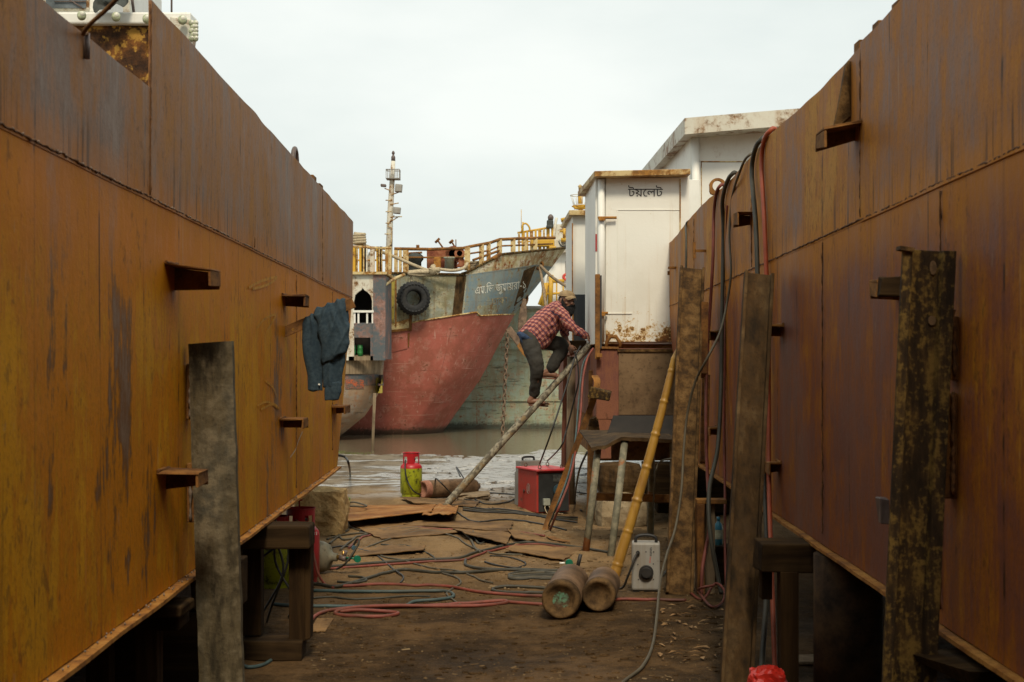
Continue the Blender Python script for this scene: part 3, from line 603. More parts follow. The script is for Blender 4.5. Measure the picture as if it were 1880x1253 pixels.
m = MB(); m.prism([W(1213, 458, 15.22), W(1227, 457, 15.22), W(1230, 573, 15.22), W(1213, 573, 15.22)], (0, .012, 0)); m.build('end_flange', M['maroon'], RH)
m = MB(); m.prism([W(1216, 580, 15.0), W(1231, 578, 15.0), W(1238, 640, 15.0), W(1218, 640, 15.0)], (0, .012, 0)); m.build('end_flange', M['rust_mid'], RH)
for a in [((1586, 220), .16, .16, .05, -.03, .07), ((1384, 388), .10, .18, .06, 0, .075), ((1440, 596), .10, .17, .05, 0, .05), ((1436, 850), .07, .15, .05, 0, .06), ((1320, 608), .07, .2, .06, 0, .05), ((1322, 786), .08, .2, .05, 0, .05), ((1660, 512), .10, .1, .06, 0, .055)]:
    bracket(1, HR(*a[0]), *a[1:]).build('bracket', M['rust_mid'], RH, .003)
p0 = HR(1296, 461); m = MB(); m.bar(p0 + V((.02, 0, 0)), p0 + V((-.09, 0, 0)), .03, .02); m.bar(p0 + V((-.095, 0, -.06)), p0 + V((-.095, 0, .07)), .03, .02, (1, 0, 0)); m.build('bracket', M['rust_dark'], RH)
p0 = HR(1241, 492); m = MB(); m.bar(p0 + V((.02, 0, 0)), p0 + V((-.075, 0, 0)), .09, .02); m.bar(p0 + V((-.07, .04, -.03)), p0 + V((-.07, .04, -.07)), .02, .02, (1, 0, 0)); m.build('bracket', M['rust_dark'], RH)
p0 = HR(1573, 222); m = MB(); m.add([p0 + V((.0, .10, .04)), p0 + V((-.02, .10, .26)), p0 + V((-.02, .13, .26)), p0 + V((-.07, .13, -.02)), p0 + V((-.07, .10, -.02))], [(0, 1, 4), (1, 2, 3, 4)]); m.prism([p0 + V((.01, .11, -.02)), p0 + V((-.075, .11, -.02)), p0 + V((-.012, .11, .27)), p0 + V((.01, .11, .27))], (0, .012, 0)); m.build('gusset', M['rust_rough'], RH)
# lifting eye: plate with a round hole
c = W(1318, 343, 10.75); m = MB(); n = 24; outer = []; inner = []
for i in range(n):
    t = 2 * math.pi * i / n; ca, sa = math.cos(t), math.sin(t)
    sc = min(.062 / max(abs(ca), 1e-3), .062 / max(abs(sa), 1e-3)) if sa < 0.2 else .066
    sc = min(sc, .076); outer.append(V((ca * sc, 0, sa * sc))); inner.append(V((ca * .04, 0, sa * .04 + .006)))
vs = [c + q for q in outer] + [c + q for q in inner]; vs += [q + V((0, .03, 0)) for q in vs]
fs = []
for i in range(n):
    j = (i + 1) % n; fs += [(i, j, n + j, n + i), (2 * n + i, 3 * n + i, 3 * n + j, 2 * n + j), (i, 2 * n + i, 2 * n + j, j), (n + i, n + j, 3 * n + j, 3 * n + i)]
m.add(vs, fs); m.build('lifting_eye', M['rust_mid'], RH)
for px, py in ((1570, 108), (1604, 64), (1640, 25)):
    q = HR(px, py, -.03); m = MB(); m.box((q.x, q.y, 2.90), (.05, .09, .06)); m.build('edge_tab', M['rust_mid'], RH, .003)

# added plate, unseen behind the camera, put there to shade the slip's near end
m = MB(); m.slab(lambda u, v: V((-14 + 28 * u, -5.2 - 1.4 * v * v - .8 * (2 * u - 1) ** 2, -.2 + 9.2 * v)), 30, 12, (0, -.02, 0)); o = m.build('shade_screen', M['rust_dark']); tag(o, 'added unseen plate behind the camera to shade the near slip', 'shade plate')
# ================================================================ shores and supports
def channel(name, p0, p1, wd, dp, t, mat, label, cat='steel beam', group=None, up=(0, -1, 0), lip=0):
    """Rolled channel: web faces the camera, flanges run back (or forward when dp < 0)."""
    w2 = wd / 2; prof = [(-w2, 0), (w2, 0), (w2, dp), (w2 - t, dp), (w2 - t, t if dp > 0 else -t), (-w2 + t, t if dp > 0 else -t), (-w2 + t, dp), (-w2, dp)]
    m = MB(); m.beam(p0, p1, prof, up); o = m.build(name, mat, None, .004, base=p0); tag(o, label, cat, group); return o
# grey slab post on the orange hull
pb = W(405, 1253, 5.62); pb.z = gz(pb.x, pb.y) - .02; pt = W(387, 632, 5.62)
pb.x = pt.x + (W(407, 1253, 5.62).x - pt.x) * (pt.z - pb.z) / (pt.z - W(407, 1253, 5.62).z)
PT = thing('steel_post', pb, 'weathered grey slab post welded upright against the orange hull', 'post')
m = MB(); d = pt - pb; ax = V((1, 0, 0)); nseg = 40
def postfn(u, v):
    c = pb + d * u; a = (v - .5); wd = .172 if u < .97 else .172
    y = -.035 * math.cos(a * 2.2) + .006 * mn.noise(V((u * 9, v * 4, 1))); x = a * wd + (.004 * mn.noise(V((u * 14, 3, v))))
    zz = .012 * v if u > .99 else 0
    return c + V((x, y, zz))
m.slab(postfn, nseg, 10, (0, .045, 0)); m.build('slab', M['post_grey'], PT)
m = MB(); q = W(356, 668, 5.68); q2 = W(358, 958, 5.68); m.bar(q, W(355, 770, 5.68), .045, .06, (0, -1, 0)); m.bar(W(357, 850, 5.68), q2, .05, .06, (0, -1, 0)); m.build('weld_bracket', M['rust_dark'], PT, .004)
m = MB()
for a, b in (((349, 690), (350, 770)), ((368, 668), (371, 770)), ((349, 862), (350, 958)), ((372, 868), (374, 940))):
    seam(m, lambda t: W(a[0] + (b[0] - a[0]) * t, a[1] + (b[1] - a[1]) * t, 5.635), .2, .0065, .016, .6)
m.build('weld_seam', M['bead_shiny'], PT)
# three shores on the maroon hull
b1 = W(1648, 1500, 4.42); b1.z = -.02
SH1 = thing('steel_shore', b1, 'yellow-stained black rolled steel shore with holes at its head, nearest on the maroon hull', 'steel beam', 'steel shores propping the maroon hull')
t1 = W(1702, 460, 4.42); m = MB(); w2 = .083
prof = [(-w2, -.03), (-w2 + .03, -.034), (-w2 + .034, -.012), (-.028, -.006), (.0, .0), (w2 - .045, .002), (w2 - .036, -.022), (w2, -.03), (w2, -.016), (w2 - .02, .02), (-w2 + .02, .02), (-w2, -.016)]
m.beam(b1, t1, [(u, -v) for u, v in prof], (0, -1, 0)); m.build('rail_section', M['rust_yellow'], SH1, .002)
m = MB(); m.box(W(1662, 458, 4.40), (.045, .05, .012), Matrix.Rotation(.15, 3, 'Y')); m.build('head_chip', M['rust_rough'], SH1)
for cx, cy, rx, ry in ((1713, 492, .011, .022), (1711, 589, .012, .015)):
    m = MB(); c = W(cx, cy, 4.417); m.prism([c + V((rx * math.cos(2 * math.pi * i / 14), -.002, ry * math.sin(2 * math.pi * i / 14))) for i in range(14)], (0, .004, 0)); m.build('bolt_hole', M['plate_brown'], SH1)
m = MB(); m.box(W(1742, 640, 4.46), (.045, .07, .20)); m.box(W(1738, 818, 4.47), (.06, .07, .33)); m.build('weld_bracket', M['rust_dark'], SH1, .006)
m = MB(); seam(m, lambda t: W(1752, 570 + 120 * t, 4.42), .2, .006, .015, .6); seam(m, lambda t: W(1750, 720 + 190 * t, 4.42), .3, .006, .015, .6); m.build('weld_seam', M['bead'], SH1)
m = MB(); m.box(W(1634, 527, 4.62), (.07, .05, .065), None, .006); m.build('wedge', M['wood_dark'], SH1, .004)
m = MB(); m.box(W(1622, 940, 4.62), (.03, .05, .085), None, .006); m.build('steel_stub', M['edge'], SH1, .003)
b2 = W(1350, 1262, 6.95); b2.z = gz(b2.x, b2.y) - .01
channel('steel_shore', b2, W(1392, 505, 7.72), .16, .05, .018, M['rust_grey'], 'scaled grey steel channel shore with rusty flanges, behind the red hose', 'steel beam', 'steel shores propping the maroon hull')
b3 = W(1246, 1100, 9.6); b3.z = gz(b3.x, b3.y) - .01
channel('steel_shore', b3, W(1270, 495, 10.75), .185, .05, .02, M['rust_rough'], 'rough scaly brown steel shore behind the grey welding box and bamboo', 'steel beam', 'steel shores propping the maroon hull')
m = MB(); m.bar(W(1291, 560, 10.6), W(1289, 690, 10.5), .05, .2, (0, -1, 0)); m.bar(W(1296, 690, 10.9), W(1292, 850, 10.6), .06, .04, (0, -1, 0)); o = m.build('spacer_plate', M['rust_dark'], None); tag(o, 'dark rusty spacer plates wedged between scaly shore and maroon hull', 'spacer plate')

def wpost(name, p0, p1, w, d, mat, **k):
    return MB().bar(p0, p1, w, d, (0, -1, 0)).build(name, mat, **k)
# timber crib under the orange hull
CR = thing('timber_crib', (-1.35, 7.7, 0), 'timber crib of post, cap beam and base box under the orange hull', 'timber crib', 'timber supports under the hulls')
m = MB(); m.box((-1.42, 7.68, .665), (.68, .24, .125), None, .008); m.build('cap_beam', M['wood_dark'], CR, .012)
m = MB(); m.box((-1.165, 7.74, .35), (.085, .10, .53), None, .004); m.box((-1.105, 7.76, .36), (.03, .13, .53), None, .004); m.build('post', M['wood_post'], CR, .005)
m = MB(); m.box((-1.42, 7.8, .36), (.10, .12, .51), None, .004); m.build('post', M['wood_post'], CR, .005)
m = MB(); m.box((-1.33, 7.74, .045), (.40, .24, .10), None, .008); m.build('base_box', M['wood_dark'], CR, .006)
CR2 = thing('timber_crib', (-1.45, 5.5, 0), 'dark timber crib low behind the grey slab post', 'timber crib', 'timber supports under the hulls')
m = MB(); m.box((-1.46, 5.45, .66), (.44, .2, .05), None, .008); m.box((-1.43, 5.55, .60), (.30, .2, .07), None, .005); m.build('cap_beam', M['wood_dark'], CR2, .008)
m = MB(); m.box((-1.40, 5.5, .28), (.085, .09, .60), None, .004); m.build('post', M['wood_post'], CR2, .004)
m = MB(); m.box((-1.62, 5.6, .28), (.09, .1, .60), None, .004); m.build('post', M['wood_post'], CR2, .004)
m = MB(); m.box((-1.27, 6.15, .64), (.2, .2, .2), None, .01); m.box((-1.5, 6.2, .28), (.5, .3, .5), None, .01); o = m.build('timber_block', M['wood_dark'], None, .006); tag(o, 'dark stacked timber block wedged beneath the orange hull behind grey post', 'timber block')
# supports under the maroon hull
CR3 = thing('timber_trestle', (1.3, 6.8, 0), 'brown timber trestle under the maroon hull beside the red bag', 'timber trestle', 'timber supports under the hulls')
m = MB(); m.box((1.40, 6.85, .665), (.44, .22, .14), None, .008); m.build('cap_beam', M['wood_dark'], CR3, .008)
m = MB(); m.box((1.315, 6.78, .29), (.085, .09, .62), None, .003); m.build('post', M['wood_post'], CR3, .004)
m = MB(); m.box((1.235, 6.93, .52), (.05, .1, .15), None, .003); m.build('brace', M['wood_post'], CR3, .004)
m = MB(); m.cyl((1.535, 6.5, gz(1.5, 6.5) - .02), (1.535, 6.5, .72), .155, 28); o = m.build('steel_column', M['soot_shade'], None); tag(o, 'thick dark round column standing beneath the maroon hull', 'column')
FB = thing('fender_block', (1.45, 4.2, 0), 'dark block with splintered board on top, under the maroon hull at the lower corner', 'block')
m = MB(); m.box((1.42, 4.22, .36), (.26, .3, .58), None, .02); m.build('block', M['tyre'], FB, .03)
m = MB(); m.box((1.40, 4.30, .685), (.24, .34, .035), Matrix.Rotation(.25, 3, 'Z'), .018); m.build('splintered_board', M['wood_dark'], FB)
BX = thing('steel_frame_post', (1.36, 9.6, 0), 'short rusty channel frame post behind the hanging hoses', 'steel frame')
m = MB(); m.bar(W(1285, 1095, 9.7), W(1285, 925, 9.7), .05, .12, (0, -1, 0)); m.build('post', M['rust_dark'], BX, .004)
m = MB(); m.bar(W(1302, 1100, 9.75), W(1302, 925, 9.75), .075, .05, (0, -1, 0)); m.build('post', M['wood_grey'], BX, .004)
m = MB(); m.bar(W(1278, 920, 9.72), W(1332, 920, 9.72), .12, .03); m.build('top_plate', M['rust_mid'], BX, .004)
m = MB(); m.box(W(1330, 1047, 10.2), (.26, .2, .36), None, .01); o = m.build('timber_block', M['wood_dark'], None, .008); tag(o, 'brown timber block carrying the blue plastic bottle', 'timber block')
BT = thing('plastic_bottle', W(1319, 1001, 10.12), 'blue plastic bottle with pale label among the hanging hoses', 'bottle')
bb = V(BT.location); m = MB(); m.lathe([(0, 0), (.026, 0), (.03, .008), (.03, .12), (.024, .15), (.011, .165), (.011, .178), (0, .178)], bb, n=16); m.build('body', M['bottle_blue'], BT)
m = MB(); m.lathe([(.0312, .045), (.0312, .11)], bb, n=16); m.build('bottle_label', M['label_white'], BT)
m = MB(); m.lathe([(0, .2), (.013, .2), (.013, .174), (0, .174)], bb, n=12); m.build('cap', M['bottle_blue'], BT)
m = MB(); p = W(1408, 1253, 6.6); p.z = gz(p.x, p.y) + .06; m.rock(p, (.16, .16, .19), 5, .13, 3, .3, 3.6); o = m.build('plastic_bag', M['red_bag']); tag(o, 'crumpled red plastic bag at the foot of the red hose', 'bag')
m = MB(); p = G(1475, 1215); m.box(p + V((0, 0, .01)), (.22, .2, .012), Matrix.Rotation(.2, 3, 'Z'), .01); o = m.build('board_scrap', M['wood_grey']); tag(o, 'pale board scrap lying under the maroon hull', 'board')

# ================================================================ hoses on the maroon hull
def hose(pts, r, mat, label, name='hose', group='hoses draped over the maroon hull', cat='hose', n=7):
    m = MB(); m.tube(spline(pts, 7), r, n); o = m.build(name, M[mat]); return tag(o, label, cat, group)
def over(px, py, r):  # start of a hose that comes over the top edge from the deck behind
    p = HR(px, py, r); top = max(p.z, topR(p.y) + r)
    return [V((p.x + .35, p.y + .1, 2.2)), V((p.x + .09, p.y + .04, top - .05)), V((p.x + .005, p.y, top + .004))]
hose(over(1415, 262, .014) + [HR(1405, 290, .022), W(1404, 420, 8.2), W(1410, 600, 8.1), W(1411, 760, 8.0), W(1412, 900, 7.85), W(1417, 1050, 7.5), W(1424, 1253, 7.1), W(1432, 1268, 7.0)], .0135, 'hose_orange', 'faded orange-red hose hanging down the maroon hull to the red bag')
hose(over(1398, 280, .016) + [HR(1388, 310, .026), W(1388, 420, 8.4), W(1393, 600, 8.2), W(1396, 760, 8.1), W(1404, 900, 7.95), W(1409, 1050, 7.6), W(1400, 1200, 7.2), W(1394, 1275, 7.0)], .0145, 'hose_dark', 'dark green hose hanging just beside the faded orange-red hose')
hose(over(1322, 362, .013) + [HR(1316, 385, .02), W(1309, 470, 10.7), W(1304, 560, 10.7), W(1298, 660, 10.65), W(1296, 780, 10.4), W(1299, 880, 10.1), W(1303, 960, 9.7), W(1290, 1040, 9.5), W(1288, 1092, 9.45)], .0125, 'hose_red', 'dull red hose hanging below the round lifting eye')
hose(over(1345, 335, .016) + [HR(1333, 365, .024), W(1328, 430, 10.3), W(1326, 560, 10.2), W(1324, 700, 10.1), W(1318, 820, 9.9), W(1302, 900, 9.6), W(1304, 980, 9.45), W(1318, 1060, 9.4), W(1324, 1090, 9.35)], .015, 'hose_dark', 'dark hose looping over the hull just past the lifting eye')
hose([HR(1338, 378, .012), W(1333, 500, 10.3), W(1331, 640, 10.2), W(1329, 780, 10.1), W(1331, 900, 9.9), W(1331, 1000, 9.6), W(1333, 1080, 9.4)], .009, 'hose_red', 'thin red hose running down behind the dark looping hose')
hose(over(1375, 312, .013) + [HR(1362, 328, .03), W(1344, 365, 9.9), W(1339, 430, 9.9), W(1342, 500, 9.8), W(1334, 560, 9.8), W(1322, 610, 9.7), W(1300, 655, 9.6), W(1277, 700, 9.7), W(1262, 760, 9.75), W(1255, 830, 9.7), W(1251, 900, 9.6), W(1240, 970, 9.5), W(1224, 1020, 9.2), W(1212, 1070, 8.9), W(1206, 1130, 8.4), W(1198, 1185, 7.85), G(1180, 1228, .014), G(1150, 1252, .012), G(1125, 1275, .012)], .0085, 'hose_grey', 'grey-green hose crossing the scaly shore and trailing to the ground')
hose([HR(1268, 408, -.02) + V((0, 0, .03)), HR(1262, 412, .012), W(1260, 440, 12.6), W(1259, 520, 12.5), W(1256, 545, 12.4)], .01, 'hose_dark', 'short dark cable over the hull edge above the scaly shore')
hose([G(1268, 1092, .012), G(1290, 1105, .014), W(1313, 1072, 9.35), W(1330, 1085, 9.2), G(1326, 1112, .02), G(1306, 1118, .014), G(1283, 1100, .05), W(1290, 1079, 9.3), W(1312, 1075, 9.3)], .009, 'hose_red', 'coiled loop of red hose on the ground by the frame post')

# ================================================================ gas cylinders
def lpg(loc, h, r, top, body, label, group='upright gas bottles'):
    t = thing('gas_bottle', loc, label, 'gas bottle', group); b = V(loc)
    m = MB(); m.lathe([(r * .86, 0), (r * .88, h * .07), (r * .9, h * .09), (r, h * .11), (r, h * .50), (r, h * .66)], b, n=28); m.build('body', body, t)
    m = MB(); m.lathe([(r * 1.002, h * .655), (r * .97, h * .70), (r * .8, h * .755), (r * .4, h * .785), (0.001, h * .79)], b, n=28); m.build('shoulder', top, t)
    m = MB(); n = 28; rr = r * .76   # collar with windows
    for i in range(n):
        a0, a1 = 2 * math.pi * i / n, 2 * math.pi * (i + 1) / n
        def arc(z0, z1):
            q = [V((math.cos(a) * rad, math.sin(a) * rad, z)) + b for z in (z0, z1) for rad in (rr, rr - .006) for a in (a0, a1)]
            m.hexa([q[0], q[1], q[3], q[2], q[4], q[5], q[7], q[6]])
        arc(h * .92, h)
        if ((i + 2) % 7) < 4: arc(h * .73, h * .92)
    m.build('collar', top, t)
    m = MB(); m.lathe([(r * .80, h), (r * .82, h + .006), (r * .74, h + .006), (r * .74, h)], b, n=28); m.build('collar_rim', top, t)
    m = MB(); m.cyl(b + V((0, 0, h * .77)), b + V((0, 0, h * .90)), .016, 10); m.cyl(b + V((-.04, 0, h * .86)), b + V((.05, -.02, h * .86)), .011, 8); m.cyl(b + V((0, 0, h * .90)), b + V((0, 0, h * .94)), .03, 10); m.build('valve', M['edge'], t)
    return t
q = G(755, 913); G1 = lpg(q, .52, .128, M['lpg_red'], M['lpg_green'], 'lime green gas bottle with cherry red collar on the open mud')
q = G(552, 1072); G2 = lpg(q, .54, .135, M['lpg_maroon'], M['lpg_maroon'], 'crimson gas bottle with a tall collar behind the timber crib')
m = MB(); b = V(G2.location)
for i in range(5):   # chalky marks painted on the bottle's shoulder
    a = R(-62 + i * 9); z = .385 - i * .004; c = b + V((math.cos(a) * .1362, math.sin(a) * .1362, z)); tng = V((-math.sin(a), math.cos(a), 0))
    m.bar(c + V((0, 0, -.012)), c + V((0, 0, .012)) + tng * random.uniform(-.006, .006), .005, .002, tuple(V((math.cos(a), math.sin(a), 0))))
    if i % 2: m.bar(c - tng * .006, c + tng * .006 + V((0, 0, .004)), .004, .002, tuple(V((math.cos(a), math.sin(a), 0))))
m.build('painted_marks', M['white_clean'], G2)
m = MB(); m.cyl(b + V((-.01, 0, .54)), b + V((-.01, 0, .60)), .006, 8); m.cyl(b + V((-.01, 0, .597)), b + V((-.01, 0, .607)), .025, 12); m.build('valve_key', M['lpg_maroon'], G2)
q = G(505, 1078); G3 = lpg(q, .50, .125, M['lpg_maroon'], M['lpg_green'], 'lime green gas bottle half hidden in the shade behind the timber crib')
def lying(p0, p1, r, body, endm, label, trace=None, valve=True):
    """Long cylinder on its side: concave foot at p0, domed shoulder and valve at p1."""
    p0, p1 = V(p0), V(p1); ax = (p1 - p0).normalized(); L = (p1 - p0).length
    t = thing('gas_cylinder', (p0.x, p0.y, p0.z - r), label, 'gas cylinder', 'gas cylinders lying on the ground')
    m = MB(); m.lathe([(r * .9, .02), (r * .97, .03), (r, .05), (r, L * .5), (r, L - r * 1.05), (r * .94, L - r * .65), (r * .78, L - r * .3), (r * .5, L - .03), (r * .26, L), (.03, L + .03), (0, L + .03)], p0, ax, 32); m.build('body', body, t)
    m = MB(); m.lathe([(r * 1.004, .075), (r * 1.004, .045), (r * .985, .02), (r * .935, .002), (r * .86, -.002), (r * .78, .0), (r * .68, .010), (r * .5, .026), (r * .25, .036), (0, .038)], p0, ax, 32); e = m.build('foot', endm, t)
    if trace:
        m = MB(); m.lathe([(r * .44, .027), (r * .25, .033), (0, .035)], p0 + V((0, 0, -.006)), ax, 18)
        for i, v in enumerate(m.v): m.v[i] = v + ax.orthogonal() * .01 * mn.noise(v * 40)
        m.build('paint_patch', M['verdigris'], t)
    if valve:
        tip = p1 + ax * .03; m = MB(); m.cyl(tip, tip + ax * .07, .018, 10); m.cyl(tip + ax * .05 + V((0, 0, -.03)), tip + ax * .05 + V((0, 0, .05)), .012, 8); m.build('valve', M['brass'], t)
    return t
def atz(px, py, h, add=0):
    Y = F * (CAMZ - h) / (py - 664); x = (px - 940) / F * Y; Y = F * (CAMZ - h - gz(x, Y)) / (py - 664); x = (px - 940) / F * Y
    return V((x, Y, gz(x, Y) + h))
r = .121; p0 = atz(1029, 1103, r); dr_ = V((.16, 1.17, 0)).normalized(); p1 = p0 + dr_ * .80; p1.z = gz(p1.x, p1.y) + r
O1 = lying(p0, p1, r, M['gas_brown'], M['gas_end'], 'dusty brown gas cylinder lying with a green paint trace in its hollow foot', True)
# regulator with green gauge on that cylinder's valve
tip = p1 + (p1 - p0).normalized() * .08; m = MB(); m.cyl(tip, tip + V((-.06, 0, .03)), .012, 8); m.build('regulator', M['brass'], O1)
m = MB(); gc = W(1045, 1034, tip.y - .01); m.cyl(tip + V((0, -.01, .02)), gc, .008, 8); m.cyl(gc + V((0, .02, 0)), gc + V((0, -.015, 0)), .026, 18); m.build('gauge', M['gauge_green'], O1)
m = MB(); m.cyl(W(1059, 1047, tip.y), W(1066, 1018, tip.y), .013, 8); m.build('valve_spindle', M['black'], O1)
m = MB(); m.cyl(gc + V((-.03, 0, 0)), gc + V((-.065, 0, -.002)), .007, 8); m.build('gauge_outlet', M['white_clean'], O1)
r = .107; p0 = atz(1099, 1095, r); p1 = p0 + V((.13, 1.0, 0)).normalized() * .64; p1.z = gz(p1.x, p1.y) + r
lying(p0, p1, r, M['gas_brown'], M['gas_end'], 'shorter dusty brown gas cylinder lying against the bamboo foot', False, False)
r = .105; p0 = atz(776, 899, r); p1 = atz(857, 896, r) + V((.12, .15, 0)); p1.z = gz(p1.x, p1.y) + r
O3 = lying(p0, p1, r, M['gas_brown'], M['gas_pink'], 'pinkish brown gas cylinder lying at the ladder foot beside the lime bottle', False, False)
r = .123; p1 = atz(612, 1024, r); p0 = p1 + V((-1.1, .25, 0)); p0.z = gz(p0.x, p0.y) + r
O4 = lying(p0, p1, r, M['gas_grey'], M['gas_end'], 'grey domed gas cylinder with regulators poking out behind the crimson bottle', False, True)
tip = p1 + V((.05, -.02, .0)); m = MB(); m.cyl(tip, tip + V((.05, -.02, -.01)), .02, 10); m.cyl(tip + V((.03, 0, 0)), tip + V((.05, -.01, .05)), .013, 8); m.build('regulator', M['edge'], O4)
m = MB(); g = W(655, 1026, tip.y - .05); m.cyl(g, g + V((.01, -.025, 0)), .026, 16); m.cyl(tip + V((.04, -.015, 0)), g, .008, 8); m.build('gauge', M['gauge_green'], O4)
m = MB(); g = W(649, 1006, tip.y); m.cyl(g, g + V((.01, -.02, 0)), .018, 14); m.build('gauge', M['teal_grey'], O4)
m = MB(); m.tube(spline([W(640, 1030, tip.y), W(650, 1014, tip.y - .02), W(659, 995, tip.y), W(655, 991, tip.y + .03), W(648, 1003, tip.y + .05)], 6), .008, 7); m.tube(spline([W(659, 998, tip.y), W(645, 1020, tip.y - .05), W(632, 1037, tip.y - .05), G(618, 1050, .02)], 6), .008, 7); m.build('regulator_hose', M['hose_dark'], O4)

# ================================================================ welding machines
wb = G(1186, 1088); WB = thing('welding_box', wb, 'small pale grey welding box with black handle and big round dial', 'welding machine')
sx, sz, dy = .192, .325, .16; rt = Matrix.Rotation(R(-4), 3, 'Z')
def wbp(x, y, z): return wb + rt @ V((x, y, z))
m = MB(); m.box(wbp(0, dy / 2, sz / 2 + .012), (sx, dy, sz), rt); m.build('case', M['box_grey'], WB, .014)
m = MB()
for y in (.03, dy - .03): m.box(wbp(0, y, .006), (sx * .9, .03, .014), rt)
m.build('foot_rail', M['black'], WB)
m = MB(); m.tube(spline([wbp(-.07, .03, sz + .01), wbp(-.066, .03, sz + .045), wbp(-.03, .03, sz + .06), wbp(.03, .03, sz + .06), wbp(.066, .03, sz + .045), wbp(.07, .03, sz + .01)], 4), .011, 8); m.build('handle', M['black'], WB)
m = MB(); m.cyl(wbp(.002, .004, .138), wbp(.002, -.022, .138), .049, 30); m.cyl(wbp(.002, -.022, .138), wbp(.002, -.034, .138), .036, 24); m.build('dial', M['black'], WB, .003)
m = MB(); m.cyl(wbp(-.055, .004, .27), wbp(-.055, -.016, .27), .014, 14); m.build('socket', M['black'], WB)
m = MB()
for x, z in ((.052, .277), (-.0, .277), (-.055, .19), (.05, .195), (-.052, .088), (.05, .09)): m.cyl(wbp(x, .002, z), wbp(x, -.003, z), .004, 8)
for i in range(6): z = .25 + i * .01; m.bar(wbp(.026, -.001, z), wbp(.040, -.001, z + .006), .003, .002, (0, -1, 0))
m.build('black_marks', M['ink'], WB)
m = MB()
for i in range(5): m.bar(wbp(.026 - i * .001, -.001, .242 - i * .009), wbp(.034 - i * .001, -.001, .239 - i * .009), .003, .002, (0, -1, 0))
m.build('red_marks', M['red_ring'], WB)
m = MB(); m.tube(spline([wbp(-.055, -.014, .27), wbp(-.075, -.05, .25), wbp(-.10, -.07, .18), wbp(-.13, -.05, .1), wbp(-.16, 0, .03), wbp(-.22, .1, .012), wbp(-.3, .25, .012)], 6), .008, 7); m.build('power_lead', M['hose_black'], WB)

rb = G(1002, 944); RB_ = thing('welding_transformer', rb, 'bright red welding transformer with black front panel and blue round meter', 'welding machine')
rt = Matrix.Rotation(R(24), 3, 'Z'); sx, dy, sz = .40, .50, .455
def rp_(x, y, z): return rb + rt @ V((x + .09, y - .0, z + .015))
m = MB(); m.box(rp_(0, dy / 2, sz / 2), (sx, dy, sz), rt); m.build('case', M['red_box'], RB_, .008)
m = MB(); m.box(rp_(.006, -.003, sz / 2 - .005), (sx - .03, .012, sz - .03), rt); m.build('front_panel', M['charcoal'], RB_, .003)
m = MB(); m.box(rp_(0, dy / 2 - .01, sz + .013), (sx + .04, dy + .06, .022), rt); m.build('lid', M['red_lid'], RB_, .006)
m = MB(); m.cyl(rp_(.055, -.01, .245), rp_(.055, -.03, .245), .062, 24); m.cyl(rp_(.055, -.03, .24), rp_(.055, -.036, .24), .035, 20); m.build('meter', M['teal_grey'], RB_)
m = MB(); m.box(rp_(-.095, -.03, .12), (.075, .04, .075), rt); m.build('socket_box', M['cream_box'], RB_, .004)
m = MB(); m.box(rp_(.055, -.012, .375), (.12, .006, .075), rt); m.build('name_plate', plain('worn_dark_label', (.07, .075, .07), .5, .8, 40), RB_)
m = MB()
for x, y in ((-.14, .05), (.13, .05), (.13, .42), (-.14, .42)):
    c = rp_(x, y, sz + .045); m.tube([c + rt @ V((.018 * math.cos(t), 0, .02 * math.sin(t))) for t in [2 * math.pi * i / 12 for i in range(12)]], .005, 6, closed=True)
m.build('lifting_eyes', M['steel_worn'], RB_)
m = MB()
for i in range(12):
    a, b2_ = 2 * math.pi * i / 12, 2 * math.pi * (i + 1) / 12
    f2 = lambda t: rp_(-sx / 2 - .002, .22 + .035 * math.cos(t), .25 + .055 * math.sin(t))
    m.bar(f2(a), f2(b2_), .006, .002, tuple(rt @ V((-1, 0, 0))))
m.bar(rp_(-sx / 2 - .002, .22, .22), rp_(-sx / 2 - .002, .22, .28), .012, .002, tuple(rt @ V((-1, 0, 0)))); m.build('side_emblem', M['box_grey'], RB_)
m = MB(); m.box(rp_(.01, .68, .46), (.26, .14, .14), rt); m.box(rp_(.01, .68, .2), (.26, .2, .4), rt); o = m.build('pale_case', M['box_grey'], None, .01)
m2_ = MB(); m2_.tube(spline([rp_(-.06, .68, .525), rp_(-.05, .68, .565), rp_(.07, .68, .565), rp_(.08, .68, .525)], 5), .012, 8); m2_.build('handle', M['black'], o); tag(o, 'pale box with black handle standing behind the red transformer', 'tool case'); o.name = 'tool_case'
m = MB()
for i in range(3): m.tube(spline([rp_(-.1 + i * .03, -.02, .08), rp_(-.13 + i * .06, -.06, .06), rp_(-.12 + i * .05, -.09, .01), rp_(-.1 + i * .08, -.13, -.008)], 5), .005, 6)
m.build('lead', M['rope'], RB_)
